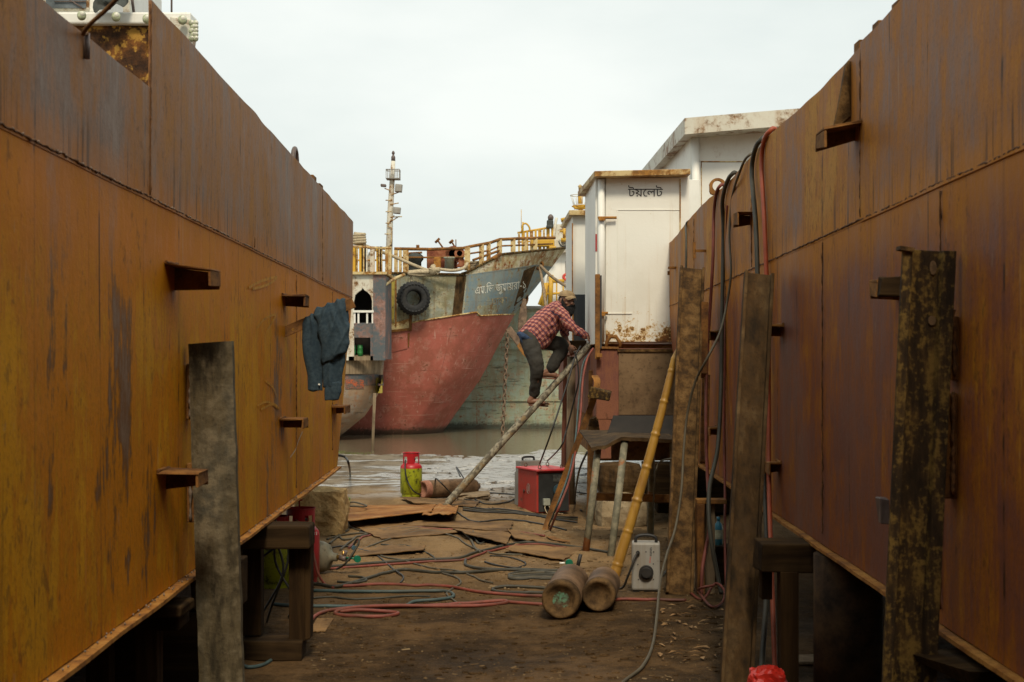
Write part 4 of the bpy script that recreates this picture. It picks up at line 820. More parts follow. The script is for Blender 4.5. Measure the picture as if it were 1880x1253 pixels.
# ================================================================ things on the ground
rt = Matrix.Rotation(.08, 3, 'Z'); p = G(585, 983)
m = MB(); m.rock(p + V((0, .2, .20)), (.46, .42, .42), 3, .10, 3, .72, 2.2); o = m.build('stone_block', M['stone']); tag(o, 'sandy rough-hewn stone block in front of the sheet steel', 'stone block')
def sheet(pts, mat, label, lift=None, th=.006, sag=.012, seed=0, group='steel sheets lying on the mud', name='steel_sheet'):
    """pts: four ground pixels (back-left, back-right, front-right, front-left); lift: corner heights."""
    lift = lift or (.02, .02, .02, .02); q = [G(*a) for a in pts]
    for a, l in zip(q, lift): a.z += l
    def fn(u, v):
        u2 = u + .018 * mn.noise(V((v * 7, seed, 1))) * (1 if 0 < u < 1 else 1.6); v2 = v + .03 * mn.noise(V((u * 7, seed, 2)))
        c = q[0].lerp(q[1], u2).lerp(q[3].lerp(q[2], u2), v2); c.z += sag * (mn.noise(V((u * 3, v * 2, seed))) + .5 * mn.noise(V((u * 7, v * 5, seed + 4))))
        return c
    m = MB(); m.slab(fn, 24, 10, (0, 0, -th)); o = m.build(name, M[mat]); return tag(o, label, 'steel sheet', group)
sheet([(628, 931), (800, 929), (792, 957), (620, 976)], 'sheet_red', 'large orange rusty sheet with raised front edge beside the stone block', (.015, .02, .10, .09), seed=1)
sheet([(792, 930), (842, 932), (836, 962), (775, 966)], 'sheet_red', 'torn small rusty sheet at the end of the large orange one', (.03, .02, .10, .11), seed=2, sag=.03)
sheet([(735, 917), (880, 922), (872, 934), (760, 930)], 'sheet', 'muddy sheet under the ladder foot', (.03, .012, .02, .04), seed=3)
sheet([(770, 958), (942, 962), (935, 982), (740, 968)], 'sheet', 'long flat muddy sheet under the crossing hoses', (.012, .015, .035, .03), seed=4)
sheet([(650, 968), (740, 962), (860, 980), (700, 992)], 'sheet', 'wide mud-covered sheet half buried in front of the raised orange one', (.012, .012, .02, .015), seed=5, sag=.006)
sheet([(830, 972), (940, 982), (930, 1005), (855, 992)], 'sheet', 'buckled muddy sheet with a dark hollow beneath', (.02, .02, .03, .06), seed=6)
sheet([(930, 976), (990, 986), (1012, 1000), (945, 996)], 'sheet', 'rust-red thin sheet near the foot of the bent angle bar', (.03, .01, .01, .04), seed=7)
sheet([(948, 1000), (1075, 1008), (1035, 1033), (928, 1018)], 'sheet', 'brown sheet below the pipe scaffold legs', (.012, .012, .02, .045), seed=8)
sheet([(660, 1006), (782, 1008), (776, 1018), (640, 1024)], 'sheet', 'dark-edged narrow sheet beside the domed grey cylinder', (.012, .03, .04, .012), seed=9)
sheet([(582, 1138), (613, 1138), (597, 1162), (568, 1162)], 'sheet', 'small square plate at the end of the red hose coil', (.01, .01, .01, .01), seed=10, sag=.003)
m = MB(); p = G(870, 915); m.rock(p + V((0, 0, .03)), (.36, .5, .07), 8, .15, 2, .9); o = m.build('timber_offcut', M['wood_grey']); tag(o, 'flat pale timber offcut beside the pinkish cylinder', 'timber')

def ghose(pts, r, mat, label, off=0, cat='hose', lift=None):
    q = []
    for i, a in enumerate(pts):
        if len(a) == 3 and isinstance(a, tuple): p = G(a[0], a[1], r * .85 + a[2])
        elif isinstance(a, tuple): p = G(a[0], a[1], r * .85)
        else: p = a
        q.append(p)
    q = spline(q, 8)
    for i in range(len(q)):
        lo = gz(q[i].x, q[i].y) + r * .7
        if q[i].z < lo: q[i].z = lo
    m = MB(); m.tube(q, r, 7); o = m.build('hose' if cat == 'hose' else 'cable', M[mat]); return tag(o, label, cat, 'hoses and cables lying on the yard')
ghose([(568, 1148), (580, 1133), (605, 1124), (650, 1119), (720, 1117), (790, 1115), (860, 1111), (920, 1106), (928, 1110), (880, 1115), (800, 1116), (720, 1118, .01), (640, 1123, .012), (615, 1129), (640, 1134), (700, 1135), (728, 1131), (722, 1127), (660, 1126, .01), (625, 1126)], .012, 'hose_red', 'red hose with a long flattened loop in front of the timber crib')
ghose([(926, 1107), (960, 1110), (1010, 1113), (1060, 1113), (1110, 1108), (1140, 1103), (1190, 1104), (1260, 1105)], .011, 'hose_red', 'red hose passing behind the brown gas cylinders')
ghose([(500, 1112), (560, 1116), (640, 1116), (690, 1118), (740, 1116), (762, 1107), (800, 1104), (828, 1100), (832, 1094), (815, 1088), (780, 1088), (700, 1089), (610, 1088), (540, 1086)], .0115, 'hose_blue', 'teal-grey hose doubling back in front of the grey domed cylinder')
ghose([(566, 1074), (590, 1076), (612, 1080), (640, 1075), (690, 1060), (735, 1049), (762, 1050), (800, 1054), (850, 1054), (910, 1050), (960, 1048), (1010, 1050), (1052, 1050)], .0125, 'hose_dark', 'dark hose snaking from the crimson bottle towards the brown cylinders')
ghose([(612, 1079), (650, 1078), (700, 1075), (760, 1078), (820, 1079), (870, 1088), (930, 1094), (985, 1097), (1040, 1098)], .0115, 'hose_red', 'red hose running straight from the crimson bottle to the brown cylinders')
ghose([(598, 1043), (640, 1040), (700, 1035), (770, 1030), (840, 1027), (868, 1018), (900, 1010), (935, 1002), (975, 998), (1030, 1003), (1080, 1010), (1125, 1018)], .0115, 'hose_dark', 'dark hose curving over the brown sheet to the scaffold legs')
ghose([(596, 1047), (650, 1043), (720, 1038), (790, 1033), (850, 1030), (872, 1023), (905, 1013), (940, 1005), (985, 1001), (1040, 1008)], .010, 'hose_red', 'red hose laid alongside the dark one over the brown sheet')
ghose([(855, 1030), (856, 1040), (880, 1046), (920, 1048), (970, 1050), (1020, 1056), (1065, 1060)], .0115, 'hose_dark', 'dark hose bending from the sheet to the brown cylinder')
ghose([(625, 1012), (645, 995), (672, 983), (715, 972), (760, 966), (800, 966), (840, 974), (862, 990), (872, 1008), (882, 1016)], .0105, 'hose_grey', 'grey hose arching across the muddy sheets')
ghose([(640, 1008), (658, 994), (690, 981), (740, 969), (800, 973), (850, 974), (905, 973), (960, 980), (1000, 986)], .010, 'hose_red', 'pinkish red hose crossing the long muddy sheet')
ghose([(600, 992), (625, 985), (655, 981), (700, 978), (760, 970), (830, 968), (900, 970), (940, 972)], .009, 'hose_grey', 'thin grey cable bunched beside the stone block', cat='cable')
ghose([(605, 1000), (628, 982), (640, 974), (632, 968), (622, 980), (628, 992), (650, 990)], .010, 'hose_grey', 'pale grey looped hose end at the foot of the stone block')
ghose([(638, 926), (650, 932, .05), (672, 940, .06), (667, 946, .08), (640, 946, .08), (630, 955, .06), (622, 958)], .009, 'hose_grey', 'grey hook of hose lying on the orange sheet', cat='hose')
ghose([(868, 975), (870, 986, .02), (880, 1000), (905, 992), (930, 988), (980, 990)], .009, 'hose_dark', 'short dark hose under the buckled sheet')
ghose([(1000, 1091), (960, 1091), (915, 1089), (905, 1084), (930, 1079), (985, 1081), (1010, 1084)], .011, 'hose_dark', 'dark flattened loop of hose left of the brown cylinders')
for i, (d, mt_) in enumerate(((0, 'hose_dark'), (4, 'hose_grey'), (8, 'hose_dark'))):
    ghose([(1060, 1050 + d), (1010, 1050 + d * .8), (965, 1051 + d), (935, 1057 + d * .7), (950, 1062 + d * .5), (1000, 1060 + d * .6), (1045, 1062 + d * .5)], .010, mt_, ('topmost dark strand of the coil behind the first brown cylinder', 'middle grey strand of the coil behind the first brown cylinder', 'lowest dark strand of the coil behind the first brown cylinder')[i])
ghose([(840, 942), (858, 955), (880, 960), (915, 956), (950, 957), (1000, 965), (1040, 975)], .009, 'hose_black', 'thin black cable winding from the torn sheet to the bent angle bar', cat='cable')
for i, d in enumerate((0, 4, 8)):
    ghose([(850, 930 + d), (885, 936 + d * .7), (925, 937 + d * .8), (965, 943 + d * .5), (1010, 950 + d * .5), (1060, 952 + d)], .011, ('hose_black', 'hose_dark', 'hose_black')[i], ('black cable lying under the red transformer, farthest of three', 'dark cable lying under the red transformer, between two black ones', 'black cable lying under the red transformer, nearest of three')[i], cat='cable')
ghose([(845, 905, .19), (838, 890, .22), (855, 900, .1), (875, 920), (900, 927), (935, 922), (958, 912), W(962, 900, 15.2)], .009, 'hose_black', 'black cable arching from the pinkish cylinder to the red transformer', cat='cable')
q = V(G1.location); ghose([q + V((-.06, -.06, .44)), q + V((-.06, -.14, .34)), q + V((-.03, -.16, .2)), q + V((.06, -.16, .07)), (790, 912), (800, 908, .1), W(800, 879, 16.4), W(815, 892, 16.25), (838, 915), (880, 925)], .009, 'hose_black', 'black hose from the lime bottle looping over the pinkish cylinder')
q = V(G2.location); ghose([q + V((-.02, -.10, .47)), q + V((.06, -.15, .40)), q + V((.11, -.16, .25)), q + V((.15, -.18, .1)), (598, 1076), (612, 1081)], .009, 'hose_red', 'red hose hanging down the crimson bottle')
ghose([W(620, 836, 14.5), W(634, 840, 14.5), W(641, 855, 14.5), (643, 874)], .012, 'hose_black', 'black hose arch beyond the far end of the orange hull')
ghose([(480, 1205), (500, 1212), (482, 1224), (455, 1228), (440, 1220)], .010, 'hose_blue', 'teal hose end beside the timber crib base')
for i, (a, b, c) in enumerate((((512, 960), (505, 1030), (540, 1100)), ((505, 955), (530, 1020), (500, 1110)), ((500, 980), (520, 1050), (480, 1130)), ((515, 1000), (470, 1040), (465, 1130)))):
    ghose([W(a[0], a[1], 8.1), W(b[0], b[1], 8.2), W(c[0], c[1], 8.3), G(c[0] - 10, c[1] + 35, .01)], .007, 'hose_black', ('black cable hanging over the crib cap beam towards the post', 'black cable crossing under the crib cap beam', 'black cable dangling between the two crib posts', 'black cable bowed behind the rear crib post')[i], cat='cable')
ghose([(640, 1022), (690, 1000), (735, 985), (780, 976), (830, 985), (862, 1004), (905, 1018), (960, 1020)], .0075, 'hose_grey', 'thin grey cable looping over the dark-edged narrow sheet', cat='cable')
ghose([(700, 1001), (722, 1004), (745, 1003), (765, 1010), (790, 1020), (800, 1031)], .0075, 'hose_dark', 'short dark cable end lying on the dark-edged narrow sheet', cat='cable')
ghose([(640, 1060), (665, 1062), (672, 1068), (650, 1072), (620, 1070)], .009, 'hose_dark', 'small dark hose loop beneath the grey domed cylinder')
ghose([(812, 1054), (838, 1062), (846, 1072), (832, 1082), (820, 1092), (833, 1104), (845, 1112)], .007, 'hose_grey', 'pale thin cable crossing the hoses in front of the red loop', cat='cable')
ghose([(660, 978), (710, 974), (780, 982), (850, 981), (920, 985), (990, 996), (1060, 1006)], .007, 'hose_black', 'thin black cable laid across the long muddy sheet', cat='cable')
ghose([(880, 905), (930, 908), (985, 912), (1050, 905), (1100, 912)], .008, 'hose_black', 'black cable on the wet mud behind the red transformer', cat='cable')
ghose([(1215, 1060), (1240, 1035), (1290, 1028), (1330, 1020)], .008, 'hose_grey', 'grey cable behind the foot of the scaly shore', cat='cable')
# rubbish and pebbles trodden into the mud
m = MB(); random.seed(21)
for i in range(2200):
    if i < 1100: px, py = random.uniform(570, 1330), 905 + 345 * random.random() ** .7
    else: px, py = random.uniform(880, 1330), random.uniform(900, 1090)
    p = G(px, py); s = random.uniform(.006, .022) * (.6 if i < 1100 else 1.05)
    rm = Matrix.Rotation(random.uniform(0, 6.3), 3, 'Z') @ Matrix.Rotation(random.uniform(-.4, .4), 3, 'X')
    if random.random() < .5: m.box(p + V((0, 0, s * .15)), (s * random.uniform(1, 4), s * random.uniform(.5, 1.2), s * .2), rm, s * .12)
    else: m.ell(p, (s * .7, s * .5, s * .4), rm, 6, 4)
o = m.build('litter', rust('mixed_chips', (.08, .05, .028), (.14, .09, .042), (.28, .205, .115), 1.6, .9)); o['kind'] = 'stuff'; o['label'] = 'chips, pebbles and leaves scattered over the mud'; o['category'] = 'litter'
m = MB()
for i in range(650):
    p = G(random.uniform(560, 1340), random.uniform(985, 1250)); s = random.uniform(.008, .03)
    m.rock(p, (s * random.uniform(1, 1.8), s, s * .7), i, .3, 0, .3)
o = m.build('soil_clods', M['ground']); o['kind'] = 'stuff'; o['label'] = 'small soil clods trodden over the near yard'; o['category'] = 'soil'
ghose([(600, 1010), (630, 1004), (660, 1010), (690, 1020), (720, 1045), (740, 1060), (735, 1072)], .007, 'hose_black', 'thin black cable winding past the regulators of the domed cylinder', cat='cable')
ghose([(690, 1006), (700, 1022), (738, 1030), (790, 1044), (840, 1050), (880, 1066), (905, 1072)], .007, 'hose_grey', 'thin grey cable running diagonally under the dark snaking hose', cat='cable')
ghose([(575, 1100), (610, 1098), (650, 1102), (700, 1100), (745, 1096), (790, 1097)], .007, 'hose_dark', 'thin dark cable between the two strands of the teal-grey hose', cat='cable')
ghose([(650, 948), (640, 962), (655, 974), (690, 972), (730, 978), (770, 972)], .008, 'hose_grey', 'grey cable dropping from the orange sheet edge to the mud', cat='cable')
ghose([(900, 1022), (940, 1026), (965, 1036), (950, 1044), (915, 1040), (890, 1033)], .007, 'hose_black', 'small black cable loop on the mud before the brown sheet', cat='cable')
m = MB()
for i in range(70):
    p = G(random.uniform(1210, 1330), random.uniform(1105, 1215)); a = random.uniform(0, 6.3); L = random.uniform(.03, .11)
    m.add([p + V((0, 0, .008)), p + V((math.cos(a) * L * .5 - math.sin(a) * L * .16, math.sin(a) * L * .5, .02)), p + V((math.cos(a) * L, math.sin(a) * L, .012)), p + V((math.cos(a) * L * .5 + math.sin(a) * L * .16, math.sin(a) * L * .5, .014))], [(0, 1, 2, 3)])
o = m.build('dry_leaves', rust('dry_leaf', (.16, .09, .04), (.28, .17, .08), (.36, .25, .13), 2)); o['kind'] = 'stuff'; o['label'] = 'dry leaves and bark flakes at the foot of the scaly shore'; o['category'] = 'leaves'
m = MB()
for i in range(150):
    p = G(random.uniform(760, 1180), 838 + 62 * random.random() ** 1.2); s = random.uniform(.03, .11)
    m.rock(p, (s * random.uniform(1, 3.5), s, s * .45), i, .3, 1, .4)
o = m.build('mud_lumps', M['ground']); o['kind'] = 'stuff'; o['label'] = 'clods and lumps standing out of the wet flats'; o['category'] = 'mud'
def tuft(p, n, h, name, label):
    m = MB()
    for i in range(n):
        a = random.uniform(0, 6.3); b = p(i); L = h * random.uniform(.5, 1.2); d = V((math.cos(a), math.sin(a), 0)); w_ = V((-d.y, d.x, 0)) * L * .09
        m.add([b - w_, b + w_, b + d * L * .4 + V((0, 0, L * .7)) + w_ * .8, b + d * L * .8 + V((0, 0, L * .8)), b + d * L * .4 + V((0, 0, L * .7)) - w_ * .8], [(0, 1, 2, 3, 4)])
    return m.build(name, M['leaf'])
wp = G(634, 926); o = tuft(lambda i: wp + V((random.uniform(-.05, .05), random.uniform(-.03, .03), 0)), 26, .09, 'weed', ''); tag(o, 'tiny green weed growing beside the stone block', 'weed')
o = tuft(lambda i: (lambda x, y: V((x, y, gz(x, y))))(random.uniform(-4.9, -3.2), random.uniform(31.6, 33.0)), 900, .035, 'grass', ''); o['kind'] = 'stuff'; o['label'] = 'strip of green grass at the water edge'; o['category'] = 'grass'
m = MB(); a = W(683, 818, 33.2); m.tube([V((a.x, a.y, -.9)), W(686, 770, 33.2), W(688, 722, 33.2)], .035, 8); o = m.build('mooring_stake', M['wood_grey']); tag(o, 'thin pale mooring stake standing in the water by the wooden boat', 'stake')

# ================================================================ ladder
lb = G(820, 930); LD = thing('ladder', lb, 'mottled pole ladder the man is climbing', 'ladder')
LY = lb.y; ltop = W(1090, 626, LY)
def rail(dy): return MB().tube([V((a.x, a.y + dy, a.z)) for a in spline([lb + V((-.03, 0, -.02)), lb.lerp(ltop, .35) + V((0, 0, .012)), lb.lerp(ltop, .7) + V((0, 0, -.006)), ltop], 8)], lambda t: .036 - .006 * t, 12, wob=.04)
rail(0).build('rail', M['pole'], LD); rail(.40).build('rail', M['pole'], LD)
for k_ in range(6):
    t = .12 + k_ * .165; c = lb.lerp(ltop, t); m = MB(); m.cyl(c + V((0, -.02, 0)), c + V((0, .42, 0)), .02, 8); m.build('rung', M['pole'], LD)

# ================================================================ white-cabined work vessel on blocks
VY = 14.8
WV = thing('work_vessel', (1.6, VY, .5), 'white-cabined work vessel with a lettered toilet cabin on a rusty red hull', 'vessel')
lean = lambda Y: -.02 * (Y - VY)
def wall(m, px0, py0, px1, py1, Y, depth):   # box whose front face spans the given outline at distance Y
    a, b = W(px0, py1, Y), W(px1, py0, Y); l = V((-.02 * depth, depth, 0))
    m.hexa([a, V((b.x, Y, a.z)), V((b.x, Y, a.z)) + l, a + l, V((a.x, Y, b.z)), b, b + l, V((a.x, Y, b.z)) + l]); return m
wall(MB(), 1095, 640, 1420, 770, VY, 7.5).build('hull', M['maroon'], WV, .004); wall(MB(), 1100, 772, 1420, 846, VY + .9, 6.4).build('recess_shade_box', M['rust_dark'], WV, .004); wall(MB(), 1096, 770, 1122, 842, VY + .005, .02).build('skirt_plate', M['maroon'], WV)  # set-back dark box stands in for the black shadow below the hull
wall(MB(), 1136, 645, 1240, 762, VY - .012, .010).build('hull_plate', M['plate_brown'], WV, .002)
m = MB(); random.seed(3)
m.prism([W(1095, 640, VY - .02), W(1095, 636, VY - .02), W(1136, 637, VY - .02), W(1136, 641, VY - .02)], (0, .3, 0)); m.build('deck_edge', M['rust_mid'], WV)
m = MB(); wall(m, 1134, 641, 1240, 646, VY - .03, .4); m.build('deck_edge', M['rust_rough'], WV)
wall(MB(), 1112, 606, 1252, 641, VY + .22, .5).build('coaming', M['rust_mid'], WV, .006)
m = MB(); c = W(1126, 640, VY + .05); m.tube([c + V((-.07, 0, 0)), c + V((-.07, 0, .07)), c + V((-.03, 0, .12)), c + V((.03, 0, .12)), c + V((.07, 0, .06)), c + V((.07, 0, 0))], .02, 8); m.build('deck_eye', M['rust_dark'], WV)
# toilet cabin
TC = wall(MB(), 1093, 318, 1266, 632, VY + .16, 1.5).build('toilet_cabin', M['white_clean'], WV, .006)
DR = wall(MB(), 1112, 327, 1250, 628, VY + .135, .022).build('door', M['door_white'], TC, .004)
m = MB(); wall(m, 1134, 385, 1250, 386.2, VY + .129, .006); wall(m, 1134, 386, 1135, 560, VY + .129, .006); wall(m, 1112, 575, 1160, 577, VY + .127, .008); m.build('welded_strip', M['door_white'], DR)
m = MB(); wall(m, 1247.5, 329, 1250, 616, VY + .127, .008); m.build('rusted_edge', M['white_yellow'], DR)
m = MB(); a = W(1104, 330, VY + .12); b = W(1104, 628, VY + .12); m.cyl(a, b, .035, 14); m.build('corner_pipe', M['white_clean'], TC)
for py in (400, 575):
    m = MB(); m.cyl(W(1098, py, VY + .08), W(1132 if py < 500 else 1116, py, VY + .09), .014, 8); m.box(W(1105, py + 2, VY + .07), (.07, .03, .035)); m.build('hinge', M['rust_orange'], DR)
rf = MB(); a = [W(1080, 331, VY + .16), W(1092, 316, VY - .02), W(1266, 312, VY - .02), W(1266, 320, VY - .02)]
ro = [V((W(1091, 0, VY).x, VY - .03, W(0, 315, VY).z)), V((W(1267, 0, VY).x, VY - .03, W(0, 311, VY).z)), V((W(1267, 0, VY).x - .03, VY + 1.75, W(0, 311, VY).z)), V((W(1091, 0, VY).x - .09, VY + 1.75, W(0, 315, VY).z))]
rf.prism([q + V((0, 0, -.058)) for q in ro], (0, 0, .058)); m = rf.build('roof', M['white_yellow'], TC, .004)
tm = text_mb('ট\u09dfেলট', .128, lambda u, v: W(1185, 361, VY + .131) + V((u, 0, v)))
# keep the letters a flat painted mark, 3 mm proud of the door
tm.build('lettering', M['ink'], DR, flip=False)
m = MB(); wall(m, 1093.2, 430, 1096, 462, VY + .155, .05); m.build('faded_notice', M['lpg_maroon'], TC)
# second cabin with tarred foot
SC = wall(MB(), 1051, 390, 1096, 644, 17.3, 1.4).build('side_cabin', M['white_clean'], WV, .005)
wall(MB(), 1053, 541, 1097, 640, 17.285, .012).build('tarred_panel', M['navy'], SC)
wall(MB(), 1045, 386, 1098, 395, 17.2, 1.7).build('roof', M['white_yellow'], SC, .004)
m = MB(); wall(m, 1050, 410, 1052, 560, 17.27, .02); wall(m, 1050.5, 560, 1053, 640, 17.25, .02); m.build('rust_edge', M['rust_orange'], SC)
# signal mast in a wire basket on its roof
SM = MB(); c = W(1066, 386, 17.9); SM.cyl(c, W(1065, 352, 17.9), .03, 10); SM.box(W(1066, 381, 17.9), (.16, .12, .04)); SM.prism([W(1050, 378, 17.85), W(1060, 384, 17.85), W(1080, 379, 17.85), W(1086, 374, 17.85), W(1070, 376, 17.85)], (0, .1, 0)); o = SM.build('signal_mast', M['yellow'], WV)
m = MB(); m.lathe([(0, 0), (.018, .0), (.022, .06), (.03, .075), (.0, .1)], W(1065, 353, 17.9), n=12); m.build('lamp', M['white_yellow'], o)
m = MB()
for rr, py in ((.13, 359), (.095, 377)):
    cc = W(1066.5, py, 17.9); m.tube([cc + V((rr * math.cos(t), rr * math.sin(t), 0)) for t in [2 * math.pi * i / 20 for i in range(20)]], .006, 5, closed=True)
for i in range(12):
    t = 2 * math.pi * i / 12; m.cyl(W(1066.5, 377, 17.9) + V((.095 * math.cos(t), .095 * math.sin(t), 0)), W(1066.5, 359, 17.9) + V((.13 * math.cos(t), .13 * math.sin(t), 0)), .004, 4)
m.build('wire_basket', M['white_clean'], o)
# big deckhouse behind
DY = 17.9
DH = MB(); a = W(1268, 640, DY); zt = W(0, 246, DY).z
fx = lambda Y: a.x - .02 * (Y - DY)
DH.hexa([V((fx(DY), DY, 1.7)), V((fx(DY) + 5, DY, 1.7)), V((fx(24.5) + 5, 24.5, 1.7)), V((fx(24.5), 24.5, 1.7)), V((fx(DY), DY, zt)), V((fx(DY) + 5, DY, zt + .15)), V((fx(24.5) + 5, 24.5, zt + .15)), V((fx(24.5), 24.5, zt))])
DH = DH.build('deckhouse', M['white_rust'], WV, .01)
m = MB(); z0, z1 = W(0, 247, 17.5).z, W(0, 217, 17.5).z; xl = W(1257, 0, 17.5).x
def roofp(u, v):   # u across (0 = this edge), v along
    Y = 17.5 + 7.2 * v; return V((xl - .02 * (Y - 17.5) + 6 * u, Y, z1 + .33 * math.sin(min(1, u * 1.0) * 1.57)))
m.slab(roofp, 20, 6, (0, 0, z0 - z1)); m.build('roof', M['white_shabby'], DH, .006)
m = MB(); m.cyl(W(1276, 250, DY - .05), W(1282, 560, DY - .05), .05, 12); m.build('corner_pipe', M['white_clean'], DH)
m = MB(); wall(m, 1287, 296, 1500, 298, DY - .008, .01); wall(m, 1287, 297, 1288.5, 560, DY - .008, .01); m.build('panel_strip', M['white_yellow'], DH)
m = MB(); wall(m, 1284, 300, 1500, 640, DY - .006, .005); m.build('front_panel', M['white_clean'], DH)
m = MB(); wall(m, 1253, 330, 1284, 640, VY + 1.7, .3); m.build('passage_wall', M['white_clean'], WV, .004)
# corner post with tarry edge, plank gangway
m = MB(); m.bar(W(1097, 660, VY - .06), W(1097, 504, VY - .06), .05, .06, (0, -1, 0)); m.box(W(1100, 653, VY - .08), (.06, .06, .04)); o = m.build('corner_post', M['rust_mid'], WV, .004)
m = MB(); m.bar(W(1102.5, 640, VY - .02), W(1102.5, 506, VY - .02), .022, .05, (0, -1, 0)); m.build('tarred_strip', M['navy'], o)
m = MB(); m.box(V((W(1066, 0, 16.5).x, 16.6, W(0, 634, 16.2).z)), (.42, .7, .10), None, .012); m.build('gangway_plank', M['wood_dark'], WV, .01)
# blocks that carry it
for nm, py0, py1, rad, Y, lab, bx in (('concrete_block', 905, 978, .245, 14.55, 'round concrete block under the vessel, lower of two stacked blocks', .4), ('stone_block', 852, 906, .22, 14.6, 'rough stone block wedged between vessel hull and round concrete block', .6)):
    cpx = 1143 if rad > .23 else 1137; a = W(cpx, py1, Y); b = W(cpx, py0, Y); c = (a + b) / 2
    m = MB(); m.rock(c + V((0, .05, 0)), (rad * 2, rad * 2, (b - a).length * 1.02), 4 if rad > .23 else 9, .05, 3, bx, 2.0); o = m.build(nm, M['concrete'] if rad > .23 else M['rust_grey']); tag(o, lab, 'block', 'blocks under the white-cabined vessel')
m = MB(); m.box(V((2.3, 15.5, .22)), (1.5, .8, .5), None, .03); m.box(V((1.62, 14.9, .34)), (.5, .6, .42), None, .02); o = m.build('timber_block', M['wood_dark'], None, .01); tag(o, 'dark timber blocking under the vessel behind the bamboo pole', 'timber block')

# ================================================================ pipe scaffold table and clutter in front of the vessel
tz = lambda px, py, Y: W(px, py, Y)
TB = thing('scaffold_table', (1.15, 12.3, 0), 'work table of corroded bent sheet on pitted pipe legs', 'work table')
xa, xb = W(1086, 0, 11.75).x, W(1245, 0, 11.75).x
def tabf(u, v):
    x = xa + (xb - xa) * u; Y = 11.75 + 1.15 * v; zf = interp(u, [(0, W(0, 822, 11.75).z), (.17, W(0, 817, 11.75).z), (.33, W(0, 803, 11.75).z), (.5, W(0, 803, 11.75).z), (1, W(0, 808, 11.75).z)])
    return V((x - .05 * v * (1 - u), Y, zf * (1 - v) + v * (CAMZ + (664 - 802) / F * 11.75) + .006 * mn.noise(V((u * 9, v * 5, 0)))))
m = MB(); m.slab(tabf, 40, 10, (0, 0, -.008)); tt = m.build('table_top', M['table_plate'], TB); m = MB()
m.slab(lambda u, v: tabf(u, 0) + V((0, -.004, -.004 - v * (.026 + .010 * mn.noise(V((u * 30, 0, 5)))))), 40, 2, (0, .006, 0)); m.build('bent_edge', M['rust_grey'], tt)
def leg(a, b, r=.03): return MB().tube([a, (a + b) / 2 + V((.004, 0, 0)), b], r, 12).build('leg', M['pipe'], TB)
def gleg(px, py, px1, py1, Y1, r=.03):
    a = G(px, py); a.z -= .02; leg(a, W(px1, py1, Y1), r)
gleg(1075, 1012, 1098, 822, 11.85); gleg(1121, 1020, 1147, 808, 11.8); gleg(1194, 985, 1196, 812, 12.75, .032); gleg(1236, 1000, 1236, 812, 11.9)
m = MB(); m.bar(W(1090, 912, 12.6), W(1246, 916, 12.5), .03, .07); m.build('cross_bar', M['rust_mid'], TB, .004)
m = MB(); m.prism([W(1111, 806, 12.35), W(1126, 763, 12.75), W(1244, 763, 12.75), W(1244, 806, 12.35)], (0, .006, -.004)); o = m.build('black_sheet', M['plate_black']); tag(o, 'black oily sheet leaning upright on the work table', 'sheet')
# bamboo pole
def atz0(px, py): p = G(px, py); return p
bb = G(1127, 1058); bt = W(1243, 640, 10.62); BMB = MB(); d = bt - bb; n = 180; pts = [bb + d * (i / n) + V((.018 * math.sin(i / n * 3.1), 0, .0)) for i in range(n + 1)]
nodes = [.05, .195, .33, .475, .62, .765, .9]
def brad(t):
    r = .043 - .017 * t
    for q in nodes:
        e = abs(t - q)
        if e < .005: r *= 1.13
        elif e < .022: r *= .965
    return r if t < .955 else r * (1 - (t - .955) / .045 * .75)
BMB.tube(pts, brad, 14); o = BMB.build('bamboo_pole', M['bamboo'], base=bb); tag(o, 'yellow bamboo pole leaning against the scaly shore', 'bamboo pole')
# bent angle bar, posts, lump
m = MB(); pl = [W(1092, 690, 13.6), W(1089, 735, 13.5), G(1003, 972) + V((0, 0, .03)), G(1012, 990) + V((0, 0, .015)), G(1040, 997) + V((0, 0, .012))]
pp = spline(pl, 10); wv = V((.062, .02, 0)); m.slab(lambda u, v: pp[min(len(pp) - 1, int(u * (len(pp) - 1) + .5))] + wv * (v - .5), len(pp) - 1, 2, (.004, .012, .004)); m.slab(lambda u, v: pp[min(len(pp) - 1, int(u * (len(pp) - 1) + .5))] - wv * .5 + V((.004, .012 + .05 * v, 0)), len(pp) - 1, 1, (.008, 0, 0))
o = m.build('bent_angle_bar', M['rust_mid']); tag(o, 'rusty flat bar with its foot bent along the ground, leaning past the red transformer', 'steel bar')
a = G(1084, 955); m = MB(); m.bar(a, W(1088, 680, a.y), .085, .05, (0, -1, 0)); o = m.build('steel_upright', M['rust_mid'], None, .004); tag(o, 'dark rusty upright at the corner of the vessel behind the pipe table', 'steel post')
a = G(1047, 926); a.y = 16.45; a.x = W(1047, 0, a.y).x; m = MB(); m.tube([a, W(1048, 800, a.y), W(1049, 655, a.y)], lambda t: .055 - .008 * t, 12, wob=.05); o = m.build('timber_pole', M['wood_grey']); tag(o, 'weathered round timber pole standing beside the climbing man', 'timber pole')
a = W(1038, 700, 15.4); m = MB(); m.bar(V((.60, 16.6, -.02)), W(1040, 652, 16.6), .07, .04, (0, -1, 0)); o = m.build('plank', M['maroon'], None, .003); tag(o, 'thin maroon plank just behind the weathered timber pole', 'plank')
m = MB(); m.box(W(1101, 724, 13.4), (.19, .12, .10), Matrix.Rotation(.28, 3, 'Y'), .015); o = m.build('timber_chunk', M['rust_yellow'], None, .01); tag(o, 'stubby yellowish timber chunk wedged across the top of the bent bar', 'timber chunk')
m = MB(); m.rock(W(1090, 785, 13.7), (.09, .09, .17), 12, .25, 2, .3); o = m.build('rust_lump', M['rust_rough']); tag(o, 'rough rusty lump hanging on the upright above the table corner', 'steel lump')
